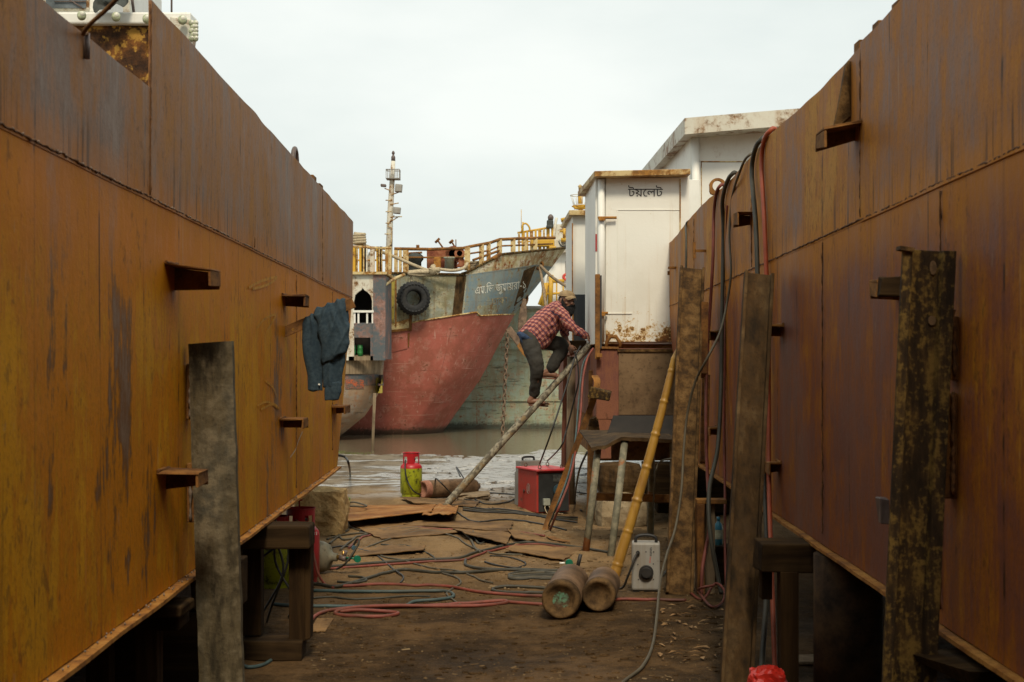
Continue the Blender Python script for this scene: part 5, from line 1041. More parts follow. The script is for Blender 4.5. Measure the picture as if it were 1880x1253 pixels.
m = MB(); m.prism([W(1106, 628, 14.7), W(1114, 628, 14.7), W(1114, 634, 14.7), W(1106, 634, 14.7)], (0, .05, 0))
def cable(pts, r, mat, label): m = MB(); m.tube(spline(pts, 8), r, 6); o = m.build('cable', M[mat]); tag(o, label, 'cable', 'cables running up to the vessel')
eye = lambda x, y: rb + Matrix.Rotation(R(24), 3, 'Z') @ V((x + .09, y, .52))
cable([eye(-.14, .05) + V((0, 0, .03)), W(1010, 800, 15.0), W(1030, 740, 15.1), W(1046, 690, 15.2), W(1056, 655, 15.3), W(1066, 636, 15.4)], .009, 'hose_black', 'black cable from the near eye of the red transformer up to the gangway')
cable([eye(.13, .42) + V((0, 0, .03)), W(1030, 820, 15.0), W(1040, 790, 15.1), W(1054, 735, 15.0), W(1062, 700, 14.9), W(1060, 665, 14.9), W(1054, 645, 14.9)], .009, 'hose_black', 'black cable from the far eye of the transformer, bowed towards the vessel')
cable([W(1089, 640, 14.6), W(1078, 660, 14.4), W(1070, 700, 14.2), W(1066, 760, 14.0), W(1058, 820, 13.6), W(1046, 880, 13.2), W(1025, 935, 12.9), G(1010, 975, .01)], .011, 'hose_red', 'pinkish red hose curving down from the gangway in front of the red transformer')
cable([W(1086, 645, 14.7), W(1070, 670, 14.5), W(1062, 740, 14.2), W(1056, 810, 13.7), W(1044, 870, 13.3), W(1022, 930, 13.0), G(1006, 970, .01)], .008, 'hose_blue', 'thin grey-blue hose paired with the pinkish red one')
cable([W(1078, 830, 13.2), W(1062, 870, 13.6), G(1056, 925, .01), G(1068, 940, .01)], .010, 'hose_black', 'short black cable dropping behind the bent bar')
cable([G(1196, 975, .01), W(1203, 880, 11.8), W(1210, 850, 11.7), W(1232, 842, 11.4), W(1250, 840, 11.0)], .007, 'hose_grey', 'thin grey cable bowed under the work table')

# ================================================================ blue shirt hung on the hull's bar
SHY = 8.5
def cloth(m, rows, folds, seed, n=40, th=.02):
    """rows: (centre px, centre py, half width px, half depth m, Y) top to bottom; closed sleeve of cloth with folds."""
    pts = []; K = 5; rs = []
    for i in range(len(rows) - 1):
        for k_ in range(K): t = k_ / K; rs.append([a + (b - a) * t for a, b in zip(rows[i], rows[i + 1])])
    rs.append(list(rows[-1])); vs = []
    for i, (cx, cy, hw, hd, Y) in enumerate(rs):
        v = i / (len(rs) - 1); c = W(cx, cy, Y); w_ = hw / F * Y
        for j in range(n):
            th_ = 2 * math.pi * j / n; ca, sa = math.cos(th_), math.sin(th_)
            f = 1 + (.35 * math.sin(folds * th_ + seed + 1.2 * math.sin(v * 3 + seed)) + .3 * mn.noise(V((ca * 1.6, sa * 1.6, v * 2.2 + seed)))) * min(1, .25 + v * 1.4)
            vs.append(c + V((ca * w_ * (1 + .05 * math.sin(folds * th_ + seed)), sa * hd * f, sa * .004 - .012 * ca * ca * 0 + .01 * mn.noise(V((ca * 2, v * 4, seed))))))
    N = len(rs); fs = [(i * n + j, i * n + (j + 1) % n, (i + 1) * n + (j + 1) % n, (i + 1) * n + j) for i in range(N - 1) for j in range(n)]
    fs += [tuple(range(n - 1, -1, -1)), tuple((N - 1) * n + j for j in range(n))]
    m.add(vs, fs, True)
# ================================================================ vessels afloat
def pl(t, pts): return interp(t, pts)
class Loft:
    """Ship's side measured as rows of outline points that meet at the stem; mirrored about the centre line."""
    def __init__(s, Yc, B, rows, mult, p=4.0, q=.75, N=56):
        s.Yc, s.B, s.rows, s.mult, s.p, s.q, s.N = Yc, B, rows, mult, p, q, N
    def pt(s, r, t, mirror=False):   # r real-valued row index
        i = min(len(s.rows) - 2, int(r)); f = r - i
        def one(k):
            pts, spx = s.rows[k]; x0, x1 = pts[0][0], pts[-1][0]
            px = x0 + (spx - x0) * t / .7 if t < .7 else spx + (x1 - spx) * (t - .7) / .3
            b = s.B * s.mult[k] * max(0, 1 - t ** s.p) ** s.q
            p = W(px, pl(px, pts), s.Yc - b); return p, b
        a, ba = one(i); c, bc = one(i + 1); p = a.lerp(c, f); b = ba + (bc - ba) * f
        return V((p.x, s.Yc + b if mirror else s.Yc - b, p.z))
    def strip(s, m, r0, r1, t0=0, t1=1, nv=6, off=0, both=True):
        n = max(6, int(s.N * (t1 - t0)))
        for mir in ((False, True) if both else (False,)):
            o = (off if mir else -off)
            m.grid(lambda u, v: s.pt(r0 + (r1 - r0) * v, t0 + (t1 - t0) * u, mir) + V((0, o, 0)), n, nv)
        return m
SH = thing('cargo_ship', (-5, 42, WZ), 'old cargo ship with red underbody, grey-blue bow lettered in white and a rusty rail', 'ship')
rows = [([(250, 835), (800, 822)], 735), ([(250, 799), (640, 798), (812, 795)], 752), ([(250, 705), (640, 703), (885, 692)], 815), ([(250, 640), (707, 613), (755, 592), (877, 573), (881, 580), (945, 577)], 850), ([(250, 502), (700, 502), (855, 505), (985, 486), (1014, 490)], 855), ([(250, 501), (700, 501), (850, 503), (868, 495), (921, 467), (1040, 455)], 856)]
LF = Loft(42, 2.6, rows, [.45, .74, .92, 1, 1.02, 1.03])
m = MB(); LF.strip(m, 0, 3, nv=14); m.build('underbody', M['ship_red'], SH)
m = MB(); LF.strip(m, 3, 4, 0, .705, nv=8); m.build('topside', M['ship_grey'], SH)
m = MB(); LF.strip(m, 3, 4, .705, 1, nv=8); m.build('bow_band', M['ship_blue'], SH)
m = MB(); LF.strip(m, 4, 5, .69, 1, nv=5); m.build('bulwark', M['ship_bulwark'], SH)
m = MB(); n = 50
m.grid(lambda u, v: (lambda a, b: a.lerp(b, v) + V((0, 0, -.03)))(LF.pt(4, u), LF.pt(4, u, True)), n, 6); m.build('deck', M['rust_dark'], SH)
m = MB(); m.grid(lambda u, v: LF.pt(v * 4, 0).lerp(LF.pt(v * 4, 0, True), u), 4, 8); m.build('transom', M['ship_grey'], SH)
m = MB(); m.tube([LF.pt(5, t) for t in [.69 + .31 * i / 30 for i in range(31)]], .035, 6); m.tube([LF.pt(4, t) + V((0, -.02, .01)) for t in [.02 + .68 * i / 40 for i in range(41)]], .035, 6); m.build('rail_cap', M['rust_yellow'], SH)
m = MB(); m.tube([LF.pt(3, t) + V((0, -.01, 0)) for t in [i / 50 for i in range(51)]], .022, 6); m.build('paint_line_ridge', M['white_yellow'], SH)
# a raked rusty stripe and plates of different age across the topside
bvh_m = MB(); LF.strip(bvh_m, 0, 5, nv=30, both=False); bvh = BVHTree.FromPolygons([tuple(p) for p in bvh_m.v], bvh_m.f)
def onship(px, py, off=.012):
    a = W(px, py, 30); o = V((0, 0, CAMZ)); d = (a - o).normalized(); h = bvh.ray_cast(o, d)
    return (h[0] - d * off) if h[0] is not None else W(px, py, 41.0)
def patch(poly, name, mat, off=.01, nu=10, nv=6):
    a, b, c, d = poly; m = MB()
    m.slab(lambda u, v: onship(*[(a[i] * (1 - u) + b[i] * u) * (1 - v) + (d[i] * (1 - u) + c[i] * u) * v for i in (0, 1)], off), nu, nv, (0, .02, 0)); return m.build(name, mat, SH)
patch(((838, 507), (856, 507), (848, 578), (830, 581)), 'doubler_plate', M['rust_grey'])
patch(((962, 497), (984, 488), (958, 560), (940, 574)), 'anchor_scuff_plate', M['rust_grey'], .008)
patch(((709, 515), (725, 515), (723, 597), (709, 599)), 'mustard_panel', M['mustard'], .03)
patch(((725, 510), (728, 510), (728, 600), (725, 600)), 'frame_strip', M['rust_mid'], .05)
patch(((708, 597), (752, 585), (752, 603), (708, 608)), 'patched_strake', M['white_yellow'], .03)
patch(((708, 607), (756, 602), (756, 606), (708, 612)), 'strake_ledge', M['rust_dark'], .07)
patch(((752, 570), (757, 570), (756, 608), (751, 608)), 'frame_strip', M['rust_dark'], .05)
patch(((749, 612), (752, 612), (751, 637), (749, 637)), 'frame_strip', M['rust_dark'], .03)
patch(((708, 612), (748, 608), (748, 640), (708, 650)), 'primer_patch', M['ship_red'], .02)
patch(((876, 562), (912, 560), (912, 577), (876, 580)), 'welded_patch', M['ship_grey'], .012)
tm = text_mb('এম.\u200cিভ জুমা\u09dfরা-১', 1.0, lambda u, v: onship(919 + u * 13.4, 535 - u * 1.7 - v * 21), .0); tm.build('name_lettering', M['white_ink'], SH, flip=False)
tm = text_mb('ঢাকা', 1.0, lambda u, v: onship(917 + u * 15, 558 - u * 1.8 - v * 17 + .0), .0); tm.build('port_lettering', M['faded_ink'], SH, flip=False)
# hawse pipes
for (px, py, rx, ry) in ((991, 488, .07, .085), (962, 552, .075, .14)):
    c = onship(px, py, .02); m = MB(); ring = [c + V((rx * 1.25 * math.cos(t) + .3 * ry * math.sin(t), -.02, ry * 1.25 * math.sin(t))) for t in [2 * math.pi * i / 18 for i in range(18)]]
    m.tube(ring, .035, 6, closed=True); h = m.build('hawse_pipe', M['rust_dark'], SH)
    m = MB(); m.prism([c + V((rx * 1.2 * math.cos(t) + .3 * ry * math.sin(t), -.012, ry * 1.2 * math.sin(t))) for t in [2 * math.pi * i / 18 for i in range(18)]], (0, .02, 0)); m.build('hawse_mouth_shade', M['dark'], h)  # flat black disc painted for the shade inside the pipe
# rails on deck
def bar(m, a, b, Y, w=.06, Yb=None): m.tube([W(*a, Y), W(*b, Y if Yb is None else Yb)], w / 2, 6)
m = MB(); YR = lambda px: 39.9 + max(0, px - 860) / 170 * 1.6
def rail_line(pts, w):
    m.tube([W(x, y, YR(x)) for x, y in pts], w / 2, 6)
rail_line([(724, 457), (790, 458), (850, 456), (863, 453), (900, 446), (917, 440), (960, 438), (1019, 437)], .09)
rail_line([(724, 473), (800, 473), (852, 472)], .05); rail_line([(862, 466), (900, 460), (917, 452), (1015, 448)], .05); rail_line([(868, 478), (918, 460)], .07)
m.build('guard_rail', M['rust_mid'], SH)
for px, a, b, w_ in ((727, 457, 505, .1), (735, 457, 505, .08), (745, 457, 505, .16), (858, 454, 497, .16), (884, 449, 488, .14), (897, 446, 482, .12), (917, 440, 466, .15), (942, 439, 465, .14), (964, 438, 463, .14), (983, 438, 461, .12)):
    m = MB(); m.bar(W(px, b, YR(px)), W(px, a, YR(px)), w_, .06, (0, -1, 0)); m.build('rail_post', M['white_yellow'], SH)
m = MB(); bar(m, (868, 497), (920, 466), YR(890) - .05, .12); m.build('slanted_rail', M['rust_mid'], SH)
# windlass, vent, bollard, handles
WD = MB(); WD.box(W(812, 477, 40.6), (.85, .7, .55), None, .02); WD = WD.build('windlass', M['windlass'], SH, .03)
for (px, r_, y0, y1) in ((832, .22, 40.0, 40.9), (844, .15, 39.9, 40.2)):
    m = MB(); c = W(px, 466, 40); m.cyl(V((c.x, y0, c.z)), V((c.x, y1, c.z)), r_ * .6, 18); m.cyl(V((c.x, y0, c.z)), V((c.x, y0 + .08, c.z)), r_, 20); m.cyl(V((c.x, y1 - .08, c.z)), V((c.x, y1, c.z)), r_, 20); m.build('drum', M['windlass'], WD, .01)
m = MB(); m.prism([W(838, 490, 39.95), W(857, 490, 39.95), W(849, 468, 39.95)], (0, .3, 0)); m.build('bracket', M['windlass'], WD)
for a, b, c, d in (((813, 455), (803, 441), (799, 446), (807, 438)), ((836, 455), (829, 444), (825, 447), (832, 441))):
    m = MB(); bar(m, a, b, 40.3, .05); bar(m, c, d, 40.3, .08); m.build('brake_handle', M['rust_dark'], WD)
m = MB(); bar(m, (837, 453), (837, 440), 40.4, .03); m.build('rod', M['rust_dark'], WD)
m = MB(); m.lathe([(0, 0), (.14, 0), (.13, .3), (.16, .32), (.16, .36), (0, .36)], W(825, 496, 39.75), n=18); m.build('bollard', M['ship_grey'], SH)
m = MB(); m.box(W(803, 484, 39.9), (.2, .2, .35)); m.build('deck_locker', M['rust_orange'], SH, .02)
m = MB(); m.lathe([(.18, 0), (.18, .25), (.24, .33), (.24, .42), (.15, .5), (0, .52)], W(762, 498, 40.4), n=18); m.build('mushroom_vent', M['tarp'], SH)
m = MB(); bar(m, (740, 466), (775, 464), 40.3, .06); bar(m, (767, 456), (767, 450), 40.3, .1); m.build('deck_fitting', M['rust_dark'], SH)
def coil(c, r0, turns, r, n=16):
    pts = []
    for i in range(int(turns * n)):
        t = 2 * math.pi * i / n; q = r0 * (1 - .05 * math.sin(i * .7)); pts.append(c + V((q * math.cos(t), q * .6 * math.sin(t), i / n * r * 1.1)))
    return pts
m = MB(); m.tube(coil(W(878, 495, 40.4), .3, 3.2, .06), .055, 7); o = m.build('rope_coil', M['rope']); tag(o, 'coil of pale mooring rope on the ship deck by the slanted rail', 'rope', 'ropes on the cargo ship')
m = MB(); m.tube(spline([W(660, 447, 38.6), W(690, 459, 38.9), W(720, 470, 39.3), W(760, 487, 39.4), W(785, 496, 39.4), W(800, 494, 39.4), W(830, 497, 39.4), W(850, 493, 39.5), W(858, 484, 39.8)], 8), .045, 8); o = m.build('mooring_rope', M['rope']); tag(o, 'thick pale rope slanting down across the rails to the bollard', 'rope', 'ropes on the cargo ship')
m = MB(); m.tube(spline([W(750, 500, 39.3), W(775, 498, 39.3), W(795, 502, 39.3), W(770, 505, 39.3), W(750, 502, 39.3), W(780, 500, 39.25), W(805, 500, 39.25)], 8), .05, 8)
for i in range(9): a = random.uniform(0, 6.3); c = W(798, 496, 39.25); m.tube(spline([c + V((.15 * math.cos(a), -.05, .12 * math.sin(a))), c + V((0, -.12, 0)), c + V((-.15 * math.cos(a + .6), -.03, -.14 * math.sin(a + .6)))], 5), .035, 6)
o = m.build('rope_knot', M['rope']); tag(o, 'frayed bundle of rope knotted at the deck edge above the tyre', 'rope', 'ropes on the cargo ship')
for pts, lab in (([W(991, 490, 40.8), W(996, 520, 40.3), W(1003, 568, 39.5)], 'steep mooring rope dropping from the upper bow opening'), ([W(992, 488, 40.8), W(1018, 512, 39.5), W(1064, 540, 37.5), W(1090, 552, 36)], 'slanting mooring rope led from the upper bow opening behind the man')):
    m = MB(); m.tube(spline(pts, 8), .042, 8); o = m.build('mooring_rope', M['wood_grey']); tag(o, lab, 'rope', 'ropes on the cargo ship')
# tall signal mast of the ship
MS = MB(); MS.tube([W(713, 520, 41), W(716, 400, 41), W(720, 330, 41), W(722, 296, 41)], lambda t: .105 - .045 * t, 14); MS = MS.build('signal_mast', M['white_shabby'], SH)
m = MB(); c = W(722, 321, 41)
for z in (-.13, .13): m.tube([c + V((x * .19, y * .19, z)) for x, y in ((-1, -1), (1, -1), (1, 1), (-1, 1))], .015, 5, closed=True)
for i in range(9): x = -.19 + i * .0475; m.bar(c + V((x, -.19, -.13)), c + V((x, -.19, .13)), .02, .01, (0, -1, 0)); m.bar(c + V((.19, x, -.13)), c + V((.19, x, .13)), .02, .01, (1, 0, 0))
m.box(c + V((0, 0, -.13)), (.36, .36, .03)); m.build('crow_basket', M['box_grey'], MS)
m = MB(); c = W(722, 296, 41); m.lathe([(0, 0), (.06, 0), (.06, .12), (.03, .16), (.03, .2), (.05, .22), (.03, .28), (0, .3)], c, n=12); m.build('top_lamp', M['edge'], MS)
def lamp(px, py, w_, h_, mt): m = MB(); m.box(W(px, py, 40.9), (w_, .2, h_), Matrix.Rotation(.1, 3, 'Y')); m.box(W(px, py, 40.79), (w_ * .8, .02, h_ * .8)); m.build('flood_lamp', M[mt], MS, .015)
lamp(732, 346, .2, .22, 'box_grey'); lamp(729, 387, .2, .18, 'box_grey'); lamp(704, 341, .15, .07, 'edge')
m = MB()
for a, b in (((716, 350), (706, 346)), ((718, 358), (736, 352)), ((716, 376), (732, 373)), ((716, 399), (738, 398)), ((716, 408), (732, 398)), ((708, 368), (720, 368)), ((708, 389), (719, 389)), ((708, 410), (718, 410)), ((706, 430), (718, 430))): bar(m, a, b, 40.92, .03)
m.tube(spline([W(713, 452, 40.88), W(718, 446, 40.88), W(719, 420, 40.88), W(712, 415, 40.88), W(724, 395, 40.9)], 6), .012, 5); m.build('steps_and_brackets', M['white_yellow'], MS)
# tyre fender
TY = thing('tyre_fender', onship(759, 580, .25), 'big black lorry tyre hung as a fender on the grey ship side', 'tyre'); c = onship(759, 548, .30); rz = Matrix.Rotation(R(14), 3, 'Z')
m = MB(); pr = [(.22, .09), (.20, .13), (.27, .155), (.36, .15), (.43, .12), (.455, .06), (.455, -.06), (.43, -.12), (.36, -.15), (.27, -.155), (.20, -.13), (.22, -.09), (.24, 0), (.22, .09)]
m.lathe([(r_, h) for r_, h in pr], c, rz @ V((0, -1, 0)), 44); m.build('carcass', M['tyre'], TY)
m = MB()
for i in range(26):
    t = 2 * math.pi * i / 26; e1, e2 = rz @ V((1, 0, 0)), V((0, 0, 1)); d = e1 * math.cos(t) + e2 * math.sin(t); q = c + d * .445; f = rz @ V((0, -1, 0))
    for sgn in (1, -1): m.beam(q + f * .03 * sgn + d * .01, q - d * .085 + f * .162 * sgn, [(-.03, -.026), (.03, -.026), (.03, .026), (-.03, .026)], d)
m.build('tread_lugs', M['tyre'], TY)
m = MB(); m.tube(spline([c + V((-.05, 0, .33)), c + V((-.06, .1, .55)), W(752, 506, 39.35)], 6), .03, 6); m.build('hanging_rope', M['rope'], TY)
# anchor and chain
AN = thing('anchor', W(958, 640, 40.6), 'rust-brown anchor hanging under the bow opening, arm slanting down behind the man', 'anchor')
m = MB(); m.prism([W(960, 548, 40.75), W(966, 549, 40.75), W(968, 580, 40.7), W(962, 612, 40.6), (W(950, 610, 40.6)), W(952, 580, 40.7)], (0, .16, 0)); m.build('shank', M['steel_worn'], AN, .02)
m = MB(); m.bar(W(933, 603, 40.55), W(972, 655, 40.3), .2, .14, (0, -1, 0)); m.build('arm', M['steel_worn'], AN, .03)
m = MB(); m.prism([W(955, 628, 40.3), W(966, 640, 40.25), W(972, 662, 40.2), W(958, 650, 40.25), W(949, 636, 40.3)], (0, .08, 0)); m.build('fluke', M['rust_mid'], AN, .01)
m = MB(); a, b = W(932, 612, 40.4), W(922, 812, 40.4); L = (b - a).length; ln = .145; n = int(L / ln * 1.0)
for i in range(n):
    c = a.lerp(b, (i + .5) / n); rot = Matrix.Rotation(i % 2 * math.pi / 2 + .5, 3, 'Z'); pts = [c + rot @ V((.05 * math.cos(t), 0, .09 * math.sin(t))) for t in [2 * math.pi * k_ / 12 for k_ in range(12)]]
    m.tube(pts, .02, 6, closed=True)
o = m.build('anchor_chain', M['steel_worn']); tag(o, 'rusty anchor chain hanging straight into the water', 'chain')

# ---- pale green barge with white superstructure behind
GB = thing('coastal_vessel', (1, 46, WZ), 'pale sea-green hulled vessel with white and yellow upperworks behind the bow', 'ship')
def fbox(m, px0, py0, px1, py1, Y, dep):
    a, b = W(px0, py1, Y), W(px1, py0, Y); m.hexa([a, V((b.x, Y, a.z)), V((b.x, Y + dep, a.z)), V((a.x, Y + dep, a.z)), V((a.x, Y, b.z)), b, V((b.x, Y + dep, b.z)), V((a.x, Y + dep, b.z))]); return m
m = MB(); m.slab(lambda u, v: W(560 + 560 * u, 815 - 250 * v, 44) + V((0, .05 * mn.noise(V((u * 12, v * 5, 1))), 0)), 40, 14, (0, 6, 0)); m.build('hull', M['barge_green'], GB)
m = MB(); fbox(m, 560, 562, 1120, 567, 43.95, 6.1); m.build('gunwale', M['box_grey'], GB)
for y0 in (640, 735): m = MB(); fbox(m, 700, y0, 1110, y0 + 2.0, 43.95, .1); m.build('strake', M['barge_green'], GB)
m = MB()
for i, ch in enumerate('8765432'):
    t = text_mb(ch, .2, lambda u, v: W(1017, 725 + i * 15, 43.93) + V((u, 0, v))); m.add(t.v, t.f)
m.build('draught_marks', M['ship_grey'], GB, flip=False)
m = MB(); fbox(m, 1000, 462, 1125, 563, 46.5, 4); m.build('deckhouse', M['white_clean'], GB, .03)
SP = fbox(MB(), 1015, 440, 1125, 464, 46.2, 4).build('upper_deck', M['white_shabby'], GB, .02)
m = MB()
for ch, px in (('ও', 1033), ('ম', 1046)):
    t = text_mb(ch, .42, lambda u, v: W(px, 455, 46.18) + V((u, 0, v))); m.add(t.v, t.f)
m.build('lettering', M['navy'], SP, flip=False)
for px in (1044, 1075):
    m = MB(); fbox(m, px - 6, 479, px + 6, 503, 46.45, .06); w_ = m.build('window', M['box_grey'], GB, .05); m = MB(); fbox(m, px - 4.5, 481, px + 4.5, 501, 46.43, .05); m.build('pane', M['glass'], w_, .05)
m = MB(); cc = W(1042, 509, 46.3); m.tube([cc + V((.13 * math.cos(t), 0, .09 * math.sin(t))) for t in [2 * math.pi * i / 20 for i in range(20)]], .05, 7, closed=True); m.build('lifebuoy', M['red_ring'], GB)
for i, (a, b, w_) in enumerate((((1008, 517), (1036, 516), .12), ((1005, 540), (1040, 538), .08), ((1034, 515), (1034, 560), .05), ((1022, 517), (1022, 560), .05), ((1012, 505), (1010, 560), .16), ((1001, 520), (998, 562), .2), ((990, 560), (1006, 520), .12), ((1044, 400), (1044, 445), .1), ((1030, 405), (1052, 400), .14), ((1036, 420), (1036, 440), .1), ((1028, 425), (1052, 424), .06), ((1030, 441), (1054, 440), .14))):
    m = MB(); bar(m, a, b, 46.0, w_); m.build('yellow_rail' if w_ < .12 else 'davit', M['yellow'], GB)
m = MB(); fbox(m, 1008, 452, 1021, 462, 46, .6); fbox(m, 975, 440, 1018, 452, 46.1, .5); m.build('yellow_band', M['yellow'], GB, .02)
for i in range(9):
    px = 953 + i * 7.6; m = MB(); m.bar(W(px, 462, 46.3), W(px, 428 - i * 1.3, 46.3), .11 if i % 2 else .07, .06, (0, -1, 0)); m.build('rail_post', M['yellow'] if i % 3 else M['white_yellow'], GB)
m = MB(); bar(m, (950, 428), (1016, 417), 46.3, .07); bar(m, (950, 445), (1016, 441), 46.3, .05); bar(m, (960, 428), (960, 408), 46.3, .05); m.tube(spline([W(958, 425, 46.2), W(960, 413, 46.2), W(966, 411, 46.2), W(972, 418, 46.2), W(972, 426, 46.2)], 5), .03, 6); bar(m, (957, 420), (957, 385), 47, .02); m.build('top_rail', M['yellow'], GB)
m = MB(); fbox(m, 1004, 404, 1016, 418, 46.2, .3); fbox(m, 1003, 413, 1014, 419, 46.1, .3); m.build('lamp_box', M['tarp'], GB, .03); m = MB(); m.lathe([(0, 0), (.08, 0), (.1, .08), (.09, .14), (.03, .2), (0, .2)], W(1011, 405, 46.3), n=12); m.build('searchlight', M['edge'], GB)
m = MB(); m.tube([W(1000, 563, 46), W(1020, 408, 47.5), W(1022, 400, 47.5)], .05, 6); fbox(m, 1016, 412, 1054, 440, 47.5, .3); m.build('wheelhouse_front', M['white_shabby'], GB)

# ---- wooden boat with arched openings, bow just in front of the cargo ship
WB_ = thing('wooden_boat', (-4.5, 38, WZ), 'shabby wooden boat with a slate-blue wheelhouse and arched opening beside the orange hull', 'boat')
rows = [([(420, 850), (590, 838)], 540), ([(420, 812), (622, 803)], 560), ([(420, 770), (672, 762)], 590), ([(420, 735), (693, 727)], 600), ([(420, 692), (703, 690)], 610), ([(420, 660), (706, 655)], 615)]
LB = Loft(37.9, 1.25, rows, [.4, .75, .93, .98, 1, 1], 5, .6)
m = MB(); LB.strip(m, 0, 5, nv=18); m.build('hull', M['tan_hull'], WB_)
m = MB(); m.grid(lambda u, v: LB.pt(5, u).lerp(LB.pt(5, u, True), v) + V((0, 0, -.02)), 24, 3); m.build('deck', M['wood_grey'], WB_)
m = MB(); m.slab(lambda u, v: LB.pt(4.0 + v * 1.0, .02 + .97 * u) + V((0, -.06, .05)), 30, 2, (0, .05, 0)); m.build('rubbing_strake', M['wood_grey'], WB_)
bvb = MB(); LB.strip(bvb, 0, 5, nv=20, both=False); bvhb = BVHTree.FromPolygons([tuple(p) for p in bvb.v], bvb.f)
def onboat(px, py, off=.012):
    d = (W(px, py, 30) - V((0, 0, CAMZ))).normalized(); h = bvhb.ray_cast(V((0, 0, CAMZ)), d); return (h[0] - d * off) if h[0] is not None else W(px, py, 37)
for (x0, y0, x1, y1, mt) in ((634, 688, 704, 708, 'slate'), (634, 697, 668, 714, 'orange_chip'), (690, 694, 702, 722, 'mustard')):
    m = MB(); m.slab(lambda u, v: onboat(x0 + (x1 - x0) * u, y1 + (y0 - y1) * v + 1.5 * mn.noise(V((u * 6, v, x0))), .012 if mt == 'slate' else .018), 12, 4, (0, .02, 0)); m.build('painted_band', M[mt], WB_)
BY = 36.75
def pr(poly, Y=BY, d=.12): return MB().prism([W(x, y, Y) for x, y in poly], (0, d, 0))
pr([(520, 503), (650, 503), (650, 662), (520, 662)]).build('side_panel', M['white_shabby'], WB_)
arch = [(683, 572), (683, 553), (680, 542), (674, 536), (669, 533), (666, 529), (663, 533), (658, 536), (652, 542), (650, 553), (650, 572)]
pr([(650, 503), (685, 503), (685, 572)] + arch).build('arched_panel', M['white_shabby'], WB_)
pr([(650, 593), (685, 593), (685, 620), (650, 620)]).build('slate_panel', M['slate'], WB_)
pr([(685, 503), (708, 503), (707, 662), (685, 662)], BY - .03).build('slate_panel', M['slate'], WB_)
pr([(680, 620), (685, 620), (685, 662), (680, 662)]).build('slate_panel', M['slate'], WB_); pr([(640, 655), (685, 654), (685, 662), (640, 662)]).build('sill', M['wood_grey'], WB_)
m = pr([(648, 570), (686, 570), (686, 574), (648, 574)], BY - .05, .2)
m.build('arch_ledge', M['white_clean'], WB_)
for px in (651, 658, 674, 684): pr([(px - 1.6, 574), (px + 1.6, 574), (px + 1.6, 594), (px - 1.6, 594)], BY - .02, .08).build('baluster', M['white_clean'], WB_)
m = MB(); fbox(m, 560, 508, 706, 660, BY + .9, .9); m.build('interior_shade_box', M['dark'], WB_)  # black box stands in for the shaded cabin interior behind the openings
m = MB(); fbox(m, 480, 499, 710, 504, BY - .1, 2.2); m.build('cabin_roof', M['white_yellow'], WB_)
m = MB(); fbox(m, 706, 506, 708, 660, BY + .1, 1.8); m.build('end_panel', M['slate'], WB_)
for px, y0 in ((648, 633), (661, 633)):
    a = W(px, 656, BY + .25); m = MB(); m.lathe([(0, 0), (.075, 0), (.075, .1), (.08, .11), (.075, .12), (.075, .22), (.08, .23), (.075, .24), (.075, .32), (0, .32)], a, n=16); o = m.build('green_drum', M['green_can']); tag(o, 'green drum in the lower opening of the wooden boat, ' + ('beside the hull edge' if px < 655 else 'nearer the slate panel'), 'drum', 'green drums')
m = MB()
for a, b, w_ in (((640, 453), (718, 457), .08), ((640, 478), (718, 478), .05), ((640, 503), (718, 505), .06)): bar(m, a, b, 37.2, w_)
m.build('roof_rail', M['white_yellow'], WB_)
for px, w_ in ((651, .1), (655, .06), (663, .1), (668, .12), (672, .08), (684, .12), (693, .06), (697, .1), (700, .06), (710, .08), (716, .08)):
    m = MB(); m.bar(W(px, 504, 37.2), W(px, 453, 37.2), w_, .06, (0, -1, 0)); m.build('rail_post', M['white_yellow'] if px % 3 else (M['yellow'] if px % 2 else M['white_shabby']), WB_)
m = MB(); m.lathe([(0, -.12), (.05, -.1), (.1, 0), (.11, .3), (.06, .5), (0, .52)], W(681, 498, 37.4), n=14); m.build('white_float', M['white_shabby'], WB_)
m = MB(); m.tube(coil(W(660, 449, 37.4), .14, 4.5, .06), .045, 6); m.box(W(661, 432, 37.4), (.2, .15, .07)); m.build('rope_heap', M['rope'], WB_)
m = MB(); m.tube(spline([W(706, 524, 37), W(725, 512, 38), W(742, 505, 39)], 5), .045, 6); m.build('handrail', M['white_yellow'], WB_)

# ---- ship on the slip behind the orange hull: flaking bow plate, white bridge wing with lamps
BR_ = thing('docked_ship', (-6.5, 24, 0), 'docked ship towering behind the orange hull, mottled flaking plate under a white bridge with lamps', 'ship')
SY = 22
m = MB(); m.slab(lambda u, v: W(-60 + 338 * u, 830 - (830 - (40 + 3 * math.sin(u * 9))) * v, SY) + V((0, .05 * mn.noise(V((u * 9, v * 9, 3))), 0)), 30, 30, (0, 5, 0)); m.build('flaking_plate', M['rust_mottle'], BR_)
m = MB(); fbox(m, -60, 22, 350, 44, SY - .12, .5); m.build('bridge_wing', M['white_clean'], BR_, .03)
m = MB(); m.prism([W(312, 30, SY - .15), W(352, 36, SY - .15), W(345, 80, SY - .15), W(312, 60, SY - .15)], (0, .5, 0)); m.build('wing_end', M['white_shabby'], BR_, .02)
m = MB(); fbox(m, 40, -120, 182, 24, SY + .25, 4); DHs = m.build('wheelhouse', M['white_clean'], BR_, .03)
for a, b in ((84, 158), (20, 70)):
    m = MB(); fbox(m, a - 5, -70, b + 5, 19, SY + .2, .07); w_ = m.build('window', M['white_shabby'], DHs, .02); m = MB(); fbox(m, a, -66, b, 15, SY + .18, .06); m.build('pane', M['glass'], w_)
m = MB(); bar(m, (100, 3), (158, 3), SY + .16, .02); bar(m, (128, 0), (150, 14), SY + .16, .025); m.build('wiper', M['edge'], DHs)
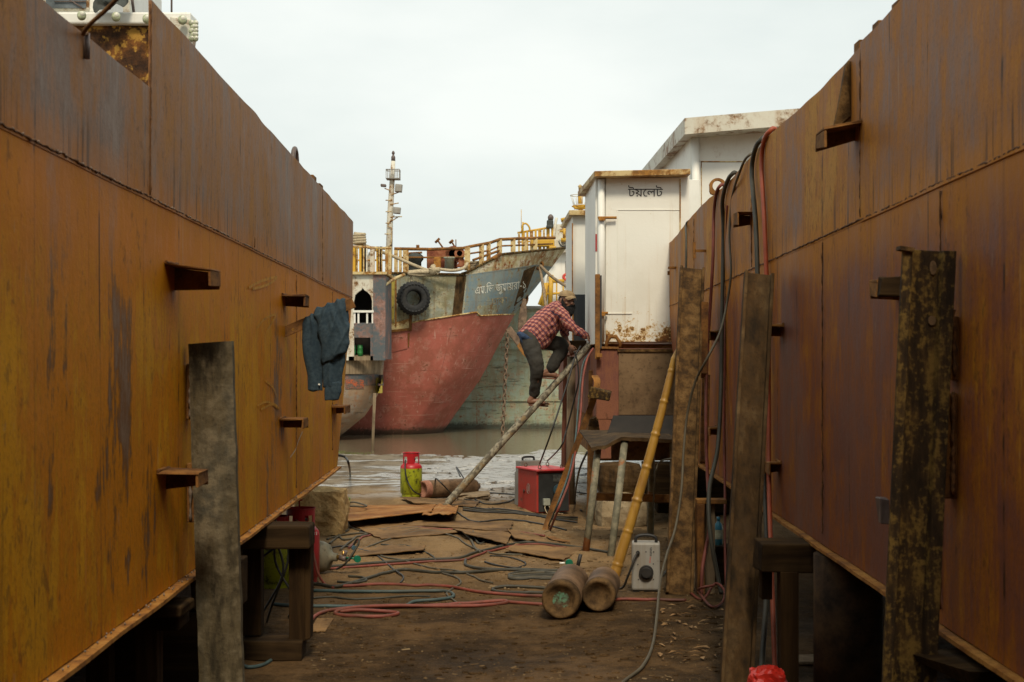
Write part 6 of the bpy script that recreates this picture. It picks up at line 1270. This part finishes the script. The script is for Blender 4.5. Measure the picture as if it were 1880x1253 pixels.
m = MB(); fbox(m, 225, -60, 238, 28, SY + .1, .3); m.build('bridge_post', M['white_shabby'], BR_, .02)
m = MB(); bar(m, (240, -20), (246, 26), SY, .05); m.build('bridge_stay', M['edge'], BR_)
m = MB(); bar(m, (315, -60), (315, 32), SY + .5, .035); m.build('whip_aerial', M['edge'], BR_)
def cloth_sag(poly, name):
    m = MB(); m.slab(lambda u, v: (lambda a, b: a.lerp(b, v))(W(poly[0][0] + (poly[1][0] - poly[0][0]) * u, poly[0][1] + (poly[1][1] - poly[0][1]) * u, SY - .3), W(poly[3][0] + (poly[2][0] - poly[3][0]) * u, poly[3][1] + (poly[2][1] - poly[3][1]) * u, SY - .35)) + V((.05 * mn.noise(V((u * 4, v * 4, 1))), .08 * mn.noise(V((u * 6, v * 6, 2))), .06 * mn.noise(V((u * 5, v * 5, 7))))), 14, 8, (0, .02, 0)); return m.build(name, M['tarp'], BR_)
cloth_sag([(170, -40), (250, -40), (232, 8), (172, 22)], 'hanging_tarpaulin'); cloth_sag([(10, -40), (86, -40), (78, 14), (30, 20)], 'hanging_tarpaulin')
def blamp(px, py, r_=.055):
    c = W(px, py, SY - .28); m = MB(); m.ell(c, (r_ * 1.15, r_ * 1.0, r_ * 1.2), None, 14, 10); o = m.build('fishing_lamp', M['lamp_shade'], BR_)
    m = MB(); m.ell(c + V((.015, -r_ * .45, r_ * .25)), (r_ * .75, r_ * .65, r_ * .75), None, 12, 8); m.build('bulb', M['lens'], o)
for px, py in ((85, 27), (150, 29), (213, 31), (270, 35), (335, 37)): blamp(px, py, .062)
for i in range(5): blamp(352 + (i % 2) * 3, 43 + i * 7, .042); blamp(359, 43 + i * 7, .040)

# ================================================================ the man on the ladder
def remesh(mb, name, mat, parent, vox, smooth=4, disp=None):
    o = mb.build(name, mat, parent); r_ = o.modifiers.new('r', 'REMESH'); r_.mode = 'VOXEL'; r_.voxel_size = vox; r_.use_smooth_shade = True
    s_ = o.modifiers.new('s', 'SMOOTH'); s_.factor = .5; s_.iterations = smooth
    dg = bpy.context.evaluated_depsgraph_get(); me = bpy.data.meshes.new_from_object(o.evaluated_get(dg)); o.modifiers.clear(); old = o.data; o.data = me; bpy.data.meshes.remove(old); me.name = name
    if not me.materials: me.materials.append(mat)
    if disp:
        nn = [v.normal.copy() for v in me.vertices]
        for v, q in zip(me.vertices, nn): v.co += q * disp(v.co)
    me.polygons.foreach_set('use_smooth', [True] * len(me.polygons)); me.update(); return o

# ================================================================ blue shirt hung on the hull's bar
SHY = 8.5
JK = thing('work_shirt', (-1.12, SHY, 1.4), 'blue cotton work shirt draped over a bar on the orange hull', 'shirt')
def drape(rows, n=36, K=6):
    """rows: (left px, left py, right px, right py, half depth, Y) top to bottom -> closed hanging body."""
    rs = []
    for i in range(len(rows) - 1):
        for k_ in range(K): t = k_ / K; rs.append([a + (b - a) * t for a, b in zip(rows[i], rows[i + 1])])
    rs.append(list(rows[-1])); vs = []; m = MB()
    for (x0, y0, x1, y1, hd, Y) in rs:
        a, b = W(x0, y0, Y), W(x1, y1, Y); c = (a + b) / 2; e = (b - a) / 2
        for j in range(n):
            t = 2 * math.pi * j / n; ct, st = math.cos(t), math.sin(t)
            vs.append(c + e * math.copysign(abs(ct) ** .7, ct) + V((0, hd * math.copysign(abs(st) ** .8, st), 0)))
    N = len(rs); m.add(vs, [(i * n + j, i * n + (j + 1) % n, (i + 1) * n + (j + 1) % n, (i + 1) * n + j) for i in range(N - 1) for j in range(n)] + [tuple(range(n - 1, -1, -1)), tuple((N - 1) * n + j for j in range(n))], True); return m
def fold(seed, amp=.012, fx=16, fz=3.2, sl=0):
    def f(p):
        w_ = .35 * mn.noise(V((p.x * 5, p.z * 5, seed)))
        a = 1 - 2 * abs(mn.noise(V((p.x * fx + p.z * sl + w_, p.y * 4, p.z * fz + seed)))); a2 = 1 - 2 * abs(mn.noise(V((p.x * fx * 1.7 - p.z * sl * 1.5, p.y * 4, p.z * fz * 1.6 + seed + 9))))
        return amp * (a - .4) * 1.3 + amp * .35 * (a2 - .4) * max(0, mn.noise(V((p.x * 6, p.z * 6, seed)))) * 2 - amp * .2
    return f
remesh(drape([(560, 582, 604, 566, .014, SHY), (556, 596, 606, 584, .026, SHY), (556, 625, 604, 622, .026, SHY), (559, 655, 599, 655, .026, SHY), (565, 690, 592, 690, .022, SHY), (565, 717, 592, 718, .016, SHY)]), 'hanging_sleeve', M['blue_shirt'], JK, .005, 1, fold(1, .012, 15, 1.2, 1))
remesh(drape([(582, 567, 632, 549, .02, SHY - .01), (578, 580, 636, 566, .035, SHY - .02), (584, 606, 640, 600, .04, SHY - .03), (590, 634, 640, 630, .04, SHY - .03), (592, 658, 634, 646, .036, SHY - .03), (593, 668, 612, 660, .024, SHY - .03)]), 'body_cloth', M['blue_shirt'], JK, .005, 1, fold(5, .020, 13, 1.4, -5))
remesh(drape([(612, 556, 634, 548, .02, SHY + .03), (616, 590, 640, 588, .03, SHY + .03), (620, 630, 638, 628, .03, SHY + .02), (612, 655, 628, 655, .024, SHY)]), 'collar_flap', M['blue_shirt'], JK, .005, 1, fold(9, .012, 19, 2, 4))
remesh(drape([(590, 640, 634, 636, .026, SHY - .01), (592, 665, 632, 664, .028, SHY - .01), (594, 690, 628, 690, .024, SHY - .01), (595, 711, 627, 710, .018, SHY - .01)]), 'cuffed_sleeve', M['blue_shirt'], JK, .005, 1, fold(13, .012, 17, 2, 0))
remesh(drape([(597, 703, 626, 701, .018, SHY - .015), (596, 720, 627, 719, .018, SHY - .015), (596, 736, 622, 734, .012, SHY - .015)]), 'cuff', M['blue_shirt'], JK, .005, 1, fold(17, .005, 14, 2, 0))
m = MB(); m.cyl(W(586, 706, SHY - .02), W(586, 706, SHY - .03), .006, 8); m.build('button', M['white_clean'], JK)

MY = LY + .20
def P3(px, py, d=0): return W(px, py, MY + d)
def limb(m, pts, rad, n=14):
    q = spline(pts, 6); k_ = len(rad) - 1
    def rf(t): i = min(k_ - 1, int(t * k_)); return rad[i] + (rad[i + 1] - rad[i]) * (t * k_ - i)
    m.tube(q, rf, n); m.ell(q[0], (rad[0],) * 3, None, 12, 8); m.ell(q[-1], (rad[-1],) * 3, None, 12, 8)
def loft(m, secs, n=28, K=5):
    """secs: (back px, front px, half depth m, depth offset) -> closed body of elliptic sections."""
    rs = []
    for i in range(len(secs) - 1):
        for k_ in range(K): t = k_ / K; rs.append([tuple(a + (b - a) * t for a, b in zip(u, w_)) if isinstance(u, tuple) else u + (w_ - u) * t for u, w_ in zip(secs[i], secs[i + 1])])
    rs.append(list(secs[-1])); vs = []
    for (bk, frn, hd, of) in rs:
        a, b = P3(*bk, of), P3(*frn, of); c = (a + b) / 2; e = (b - a) / 2
        for j in range(n): t = 2 * math.pi * j / n; vs.append(c + e * math.cos(t) + V((0, hd * math.sin(t), 0)))
    N = len(rs); m.add(vs, [(i * n + j, i * n + (j + 1) % n, (i + 1) * n + (j + 1) % n, (i + 1) * n + j) for i in range(N - 1) for j in range(n)] + [tuple(range(n - 1, -1, -1)), tuple((N - 1) * n + j for j in range(n))], True)
# the man
PN = thing('person', P3(985, 745), 'bearded man in pink checked shirt, dark trousers and khaki cap climbing the pole ladder', 'person')
# head frame
hc = P3(1041, 552, -.05); fw = V((.52, -.83, -.10)).normalized(); sd_ = fw.cross(V((.10, -.05, 1))).normalized(); up_ = sd_.cross(fw).normalized()
HR_ = Matrix((sd_, fw, up_)).transposed()   # columns: side, forward, up
def H(s, f, u): return hc + sd_ * s + fw * f + up_ * u
b = MB()
b.ell(H(0, -.012, .02), (.076, .094, .088), HR_, 20, 14); b.ell(H(0, .022, -.045), (.058, .068, .062), HR_, 16, 12); b.ell(H(0, .05, -.085), (.035, .034, .028), HR_, 12, 10)
b.ell(H(0, .082, .012), (.05, .014, .014), HR_, 12, 8); b.tube([H(0, .083, .012), H(0, .098, -.012), H(0, .108, -.032)], lambda t: .009 + .007 * t, 8); b.ell(H(0, .100, -.034), (.018, .012, .010), HR_, 10, 8)
for s in (-1, 1): b.ell(H(s * .080, -.01, -.012), (.010, .022, .034), HR_, 10, 8); b.ell(H(s * .04, .062, -.028), (.022, .02, .02), HR_, 10, 8)
b.ell(H(0, .082, -.066), (.026, .012, .008), HR_, 10, 6)
limb(b, [P3(1026, 563), P3(1032, 557, -.02), H(0, -.02, -.05)], [.062, .056, .056])
# trunk inside the shirt, arms and hands
limb(b, [P3(974, 620), P3(997, 600), P3(1018, 575)], [.10, .11, .11])
rsh, rel, rwr = P3(1025, 570, -.165), P3(1047, 599, -.20), P3(1075, 616, -.19)
limb(b, [rsh, rel, rwr], [.05, .038, .026]); lsh, lel, lwr = P3(1030, 572, .165), P3(1037, 618, .19), P3(1044, 634, .10)
limb(b, [lsh, lel, lwr], [.05, .038, .027])
def hand(m, wr, dirv, nrm, curl, thumb_side=1, sc=1.0):
    """palm plus four unequal bent fingers and a side thumb; nrm is the palm's inward normal."""
    d = V(dirv).normalized(); nr = V(nrm); nr = (nr - d * nr.dot(d)).normalized(); sv = d.cross(nr)
    rot = Matrix((sv, d, nr)).transposed(); pc = wr + d * .048 * sc; m.ell(pc, (.040 * sc, .054 * sc, .017 * sc), rot, 14, 10)
    for i, (off, L) in enumerate(((-.029, .070), (-.010, .080), (.010, .075), (.028, .060))):
        p = wr + d * .088 * sc + sv * off * sc; ang = 0; pts = [p - d * .02]; dd = d.copy()
        for seg, f in enumerate((.45, .32, .23)):
            pts.append(p.copy()) if seg == 0 else None
            ang += curl * (1, 1.1, .8)[seg] * (1 + .06 * i); dd = d * math.cos(ang) + nr * math.sin(ang); p = p + dd * L * f * sc; pts.append(p.copy())
        m.tube(pts, lambda t: (.0105 - .0025 * t) * sc, 8); m.ell(pts[-1], (.008 * sc,) * 3, None, 8, 6)
    p0 = wr + d * .03 * sc + sv * thumb_side * .034 * sc; td = (d * .6 + sv * thumb_side * .75 + nr * .35).normalized()
    m.tube([p0 - td * .012, p0 + td * .03 * sc, p0 + td * .045 * sc + (d * .8 + nr * .5).normalized() * .022 * sc], lambda t: (.0125 - .004 * t) * sc, 8)
hand(b, rwr, P3(1087, 622, -.19) - rwr, V((-.45, .0, -.9)) + V((0, .4, 0)), .62, -1)
hand(b, lwr, P3(1052, 646, .02) - lwr, V((.3, -.2, -.9)), .7, 1)
# legs (skin below the hems) and feet
rk, ra = P3(986, 672, -.19), P3(979, 727, -.05); lk, la = P3(1035, 635, .10), P3(1008, 680, .10)
limb(b, [P3(972, 624, -.08), rk, ra], [.07, .055, .036]); limb(b, [P3(984, 624, .09), lk, la], [.07, .055, .036])
def foot(m, heel, toe, ank):
    d = (toe - heel).normalized(); sv = V((0, 1, 0)); up = V((0, 0, 1))
    limb(m, [ank, heel + V((.012, 0, .035))], [.036, .034]); limb(m, [heel + V((.01, 0, .028)), heel.lerp(toe, .45) + V((0, 0, .034)), heel.lerp(toe, .78) + V((0, 0, .018))], [.033, .036, .026])
    for i in range(5): o_ = (-.028 + .014 * i); p = heel.lerp(toe, .74) + sv * o_ * 1.1 + V((0, 0, .015)); m.tube([p, p + d * (.055 - .005 * i), p + d * (.066 - .006 * i) - up * .004], lambda t: .0125 - .003 * t - .0009 * i, 8)
rh, rt_ = P3(971, 742, -.05), P3(1006, 744, -.05); lh_, lt_ = P3(996, 692, .10), P3(1033, 695, .10)
foot(b, rh, rt_, ra); foot(b, lh_, lt_, la)
BD = remesh(b, 'body', M['skin'], PN, .0055, 3)
m = MB()
for s in (-1, 1): m.ell(H(s * .032, .079, -.002), (.011, .006, .005), HR_, 10, 6)
m.build('eyes', M['ink'], PN)
m = MB()   # sandals: sole and straps
for hl, to in ((rh, rt_), (lh_, lt_)):
    d = (to - hl).normalized(); sv = V((0, 1, 0)); n = 20; poly = []
    for i in range(n):
        t = 2 * math.pi * i / n; f = .5 - .5 * math.cos(t); w_ = .036 + .010 * f; poly.append(hl.lerp(to, f * 1.04 - .02) + sv * math.sin(t) * w_ + V((0, 0, -.004)))
    m.prism(poly, (0, 0, -.016)); c = hl.lerp(to, .68); m.tube([c + sv * .05 + V((0, 0, .0)), c + sv * .03 + V((0, 0, .042)), c - sv * .03 + V((0, 0, .042)), c - sv * .05], .008, 6)
m.build('sandals', M['sandal'], PN)
# trousers
t = MB(); t.ell(P3(975, 620), (.135, .15, .115), None, 18, 12); limb(t, [P3(971, 622, -.075), P3(979, 648, -.15), P3(986, 674, -.185), P3(984, 698, -.12), P3(981, 722, -.05)], [.108, .096, .080, .068, .061], 18)
limb(t, [P3(984, 624, .085), P3(1010, 628, .10), P3(1033, 637, .10), P3(1023, 658, .10), P3(1012, 676, .10)], [.105, .096, .080, .072, .066], 18)
remesh(t, 'trousers', M['trouser'], PN, .011, 4, lambda p: .011 * mn.noise(V((p.x * 8 + p.z * 6, p.y * 9, p.z * 11 - p.x * 9))) + .004 * mn.noise(V((p.x * 34, p.y * 30, p.z * 34))))
# waist cloth
m = MB(); limb(m, [P3(953, 613, -.10), P3(962, 618, -.15), P3(975, 624, -.165)], [.026, .036, .026], 10); limb(m, [P3(956, 617, -.13), P3(960, 630, -.14)], [.024, .014], 8); remesh(m, 'waist_cloth', M['navy_cloth'], PN, .008, 2, lambda p: .006 * mn.noise(p * 45))
# shirt
s_ = MB(); loft(s_, [((952, 610), (998, 644), .150, 0), ((958, 602), (1007, 636), .158, 0), ((975, 583), (1021, 616), .165, 0), ((992, 569), (1034, 598), .178, 0), ((1006, 559), (1041, 582), .175, 0), ((1016, 554), (1041, 570), .13, 0), ((1023, 552), (1038, 563), .072, -.01)])
limb(s_, [P3(1022, 569, -.135), P3(1035, 581, -.185), P3(1048, 599, -.205), P3(1061, 608, -.20), P3(1073, 615, -.19)], [.078, .066, .057, .049, .040], 18)
limb(s_, [P3(1028, 571, .13), P3(1034, 590, .185), P3(1037, 612, .195)], [.078, .064, .055], 16)
m2s = MB(); remesh(s_, 'shirt', M['plaid'], PN, .011, 4, lambda p: .013 * mn.noise(V((p.x * 9 + p.z * 9, p.y * 6, (p.x - p.z) * 15))) + .006 * mn.noise(p * 34))
m = MB(); limb(m, [P3(1019, 556, .05), P3(1021, 556, -.05), P3(1034, 562, -.10), P3(1040, 569, -.05)], [.018, .02, .02, .014], 8); remesh(m, 'collar', M['plaid'], PN, .008, 2)
m = MB(); limb(m, [P3(1071, 614, -.19), P3(1075, 616.5, -.19)], [.043, .041], 14); remesh(m, 'cuff', M['plaid'], PN, .008, 2)
# hair, beard, cap
m = MB(); m.ell(H(0, -.035, .005), (.082, .082, .080), HR_, 16, 12); m.ell(H(0, -.06, -.03), (.068, .045, .05), HR_, 12, 10)
for s in (-1, 1): m.ell(H(s * .072, .012, -.02), (.012, .02, .04), HR_, 10, 8)
remesh(m, 'hair', M['hair'], PN, .007, 2)
m = MB()
for s in (-1, 1): limb(m, [H(s * .071, .022, -.025), H(s * .06, .045, -.07), H(s * .03, .075, -.105)], [.018, .026, .032], 10)
limb(m, [H(0, .072, -.098), H(0, .078, -.14), H(.0, .06, -.185)], [.044, .044, .020], 12); m.tube(spline([H(-.036, .078, -.072), H(-.018, .097, -.052), H(0, .099, -.05), H(.018, .097, -.052), H(.036, .078, -.072)], 4), .009, 8)
remesh(m, 'beard', M['hair'], PN, .006, 1, lambda p: .006 * mn.noise(p * 60))
m = MB(); n = 24; vs = []
CP = MB(); rows_ = 8
for j in range(rows_ + 1):
    ph = math.pi / 2 * j / rows_
    for i in range(n):
        a = 2 * math.pi * i / n; vs.append(H(.088 * math.cos(ph) ** .8 * math.cos(a), -.012 + .106 * math.cos(ph) ** .8 * math.sin(a), .040 + .075 * math.sin(ph)))
CP.add(vs, [(j * n + i, j * n + (i + 1) % n, (j + 1) * n + (i + 1) % n, (j + 1) * n + i) for j in range(rows_) for i in range(n)] + [tuple(range(n - 1, -1, -1))], True); CPo = CP.build('cap', M['cap'], PN)
m = MB(); m.slab(lambda u, v: H((u - .5) * .15 * (1 - .35 * v * v), .065 + .03 * (1 - (2 * u - 1) ** 2) + .058 * v * (1 - .35 * (2 * u - 1) ** 2), .056 - .020 * v - .03 * (2 * u - 1) ** 2), 14, 6, tuple(up_ * .006)); m.build('brim', M['cap'], CPo)
m = MB(); m.tube([H(.0892 * math.cos(a), -.012 + .1072 * math.sin(a), .048) for a in [2 * math.pi * i / 28 for i in range(28)]], .006, 6, closed=True); m.build('cap_band', M['cap'], CPo)
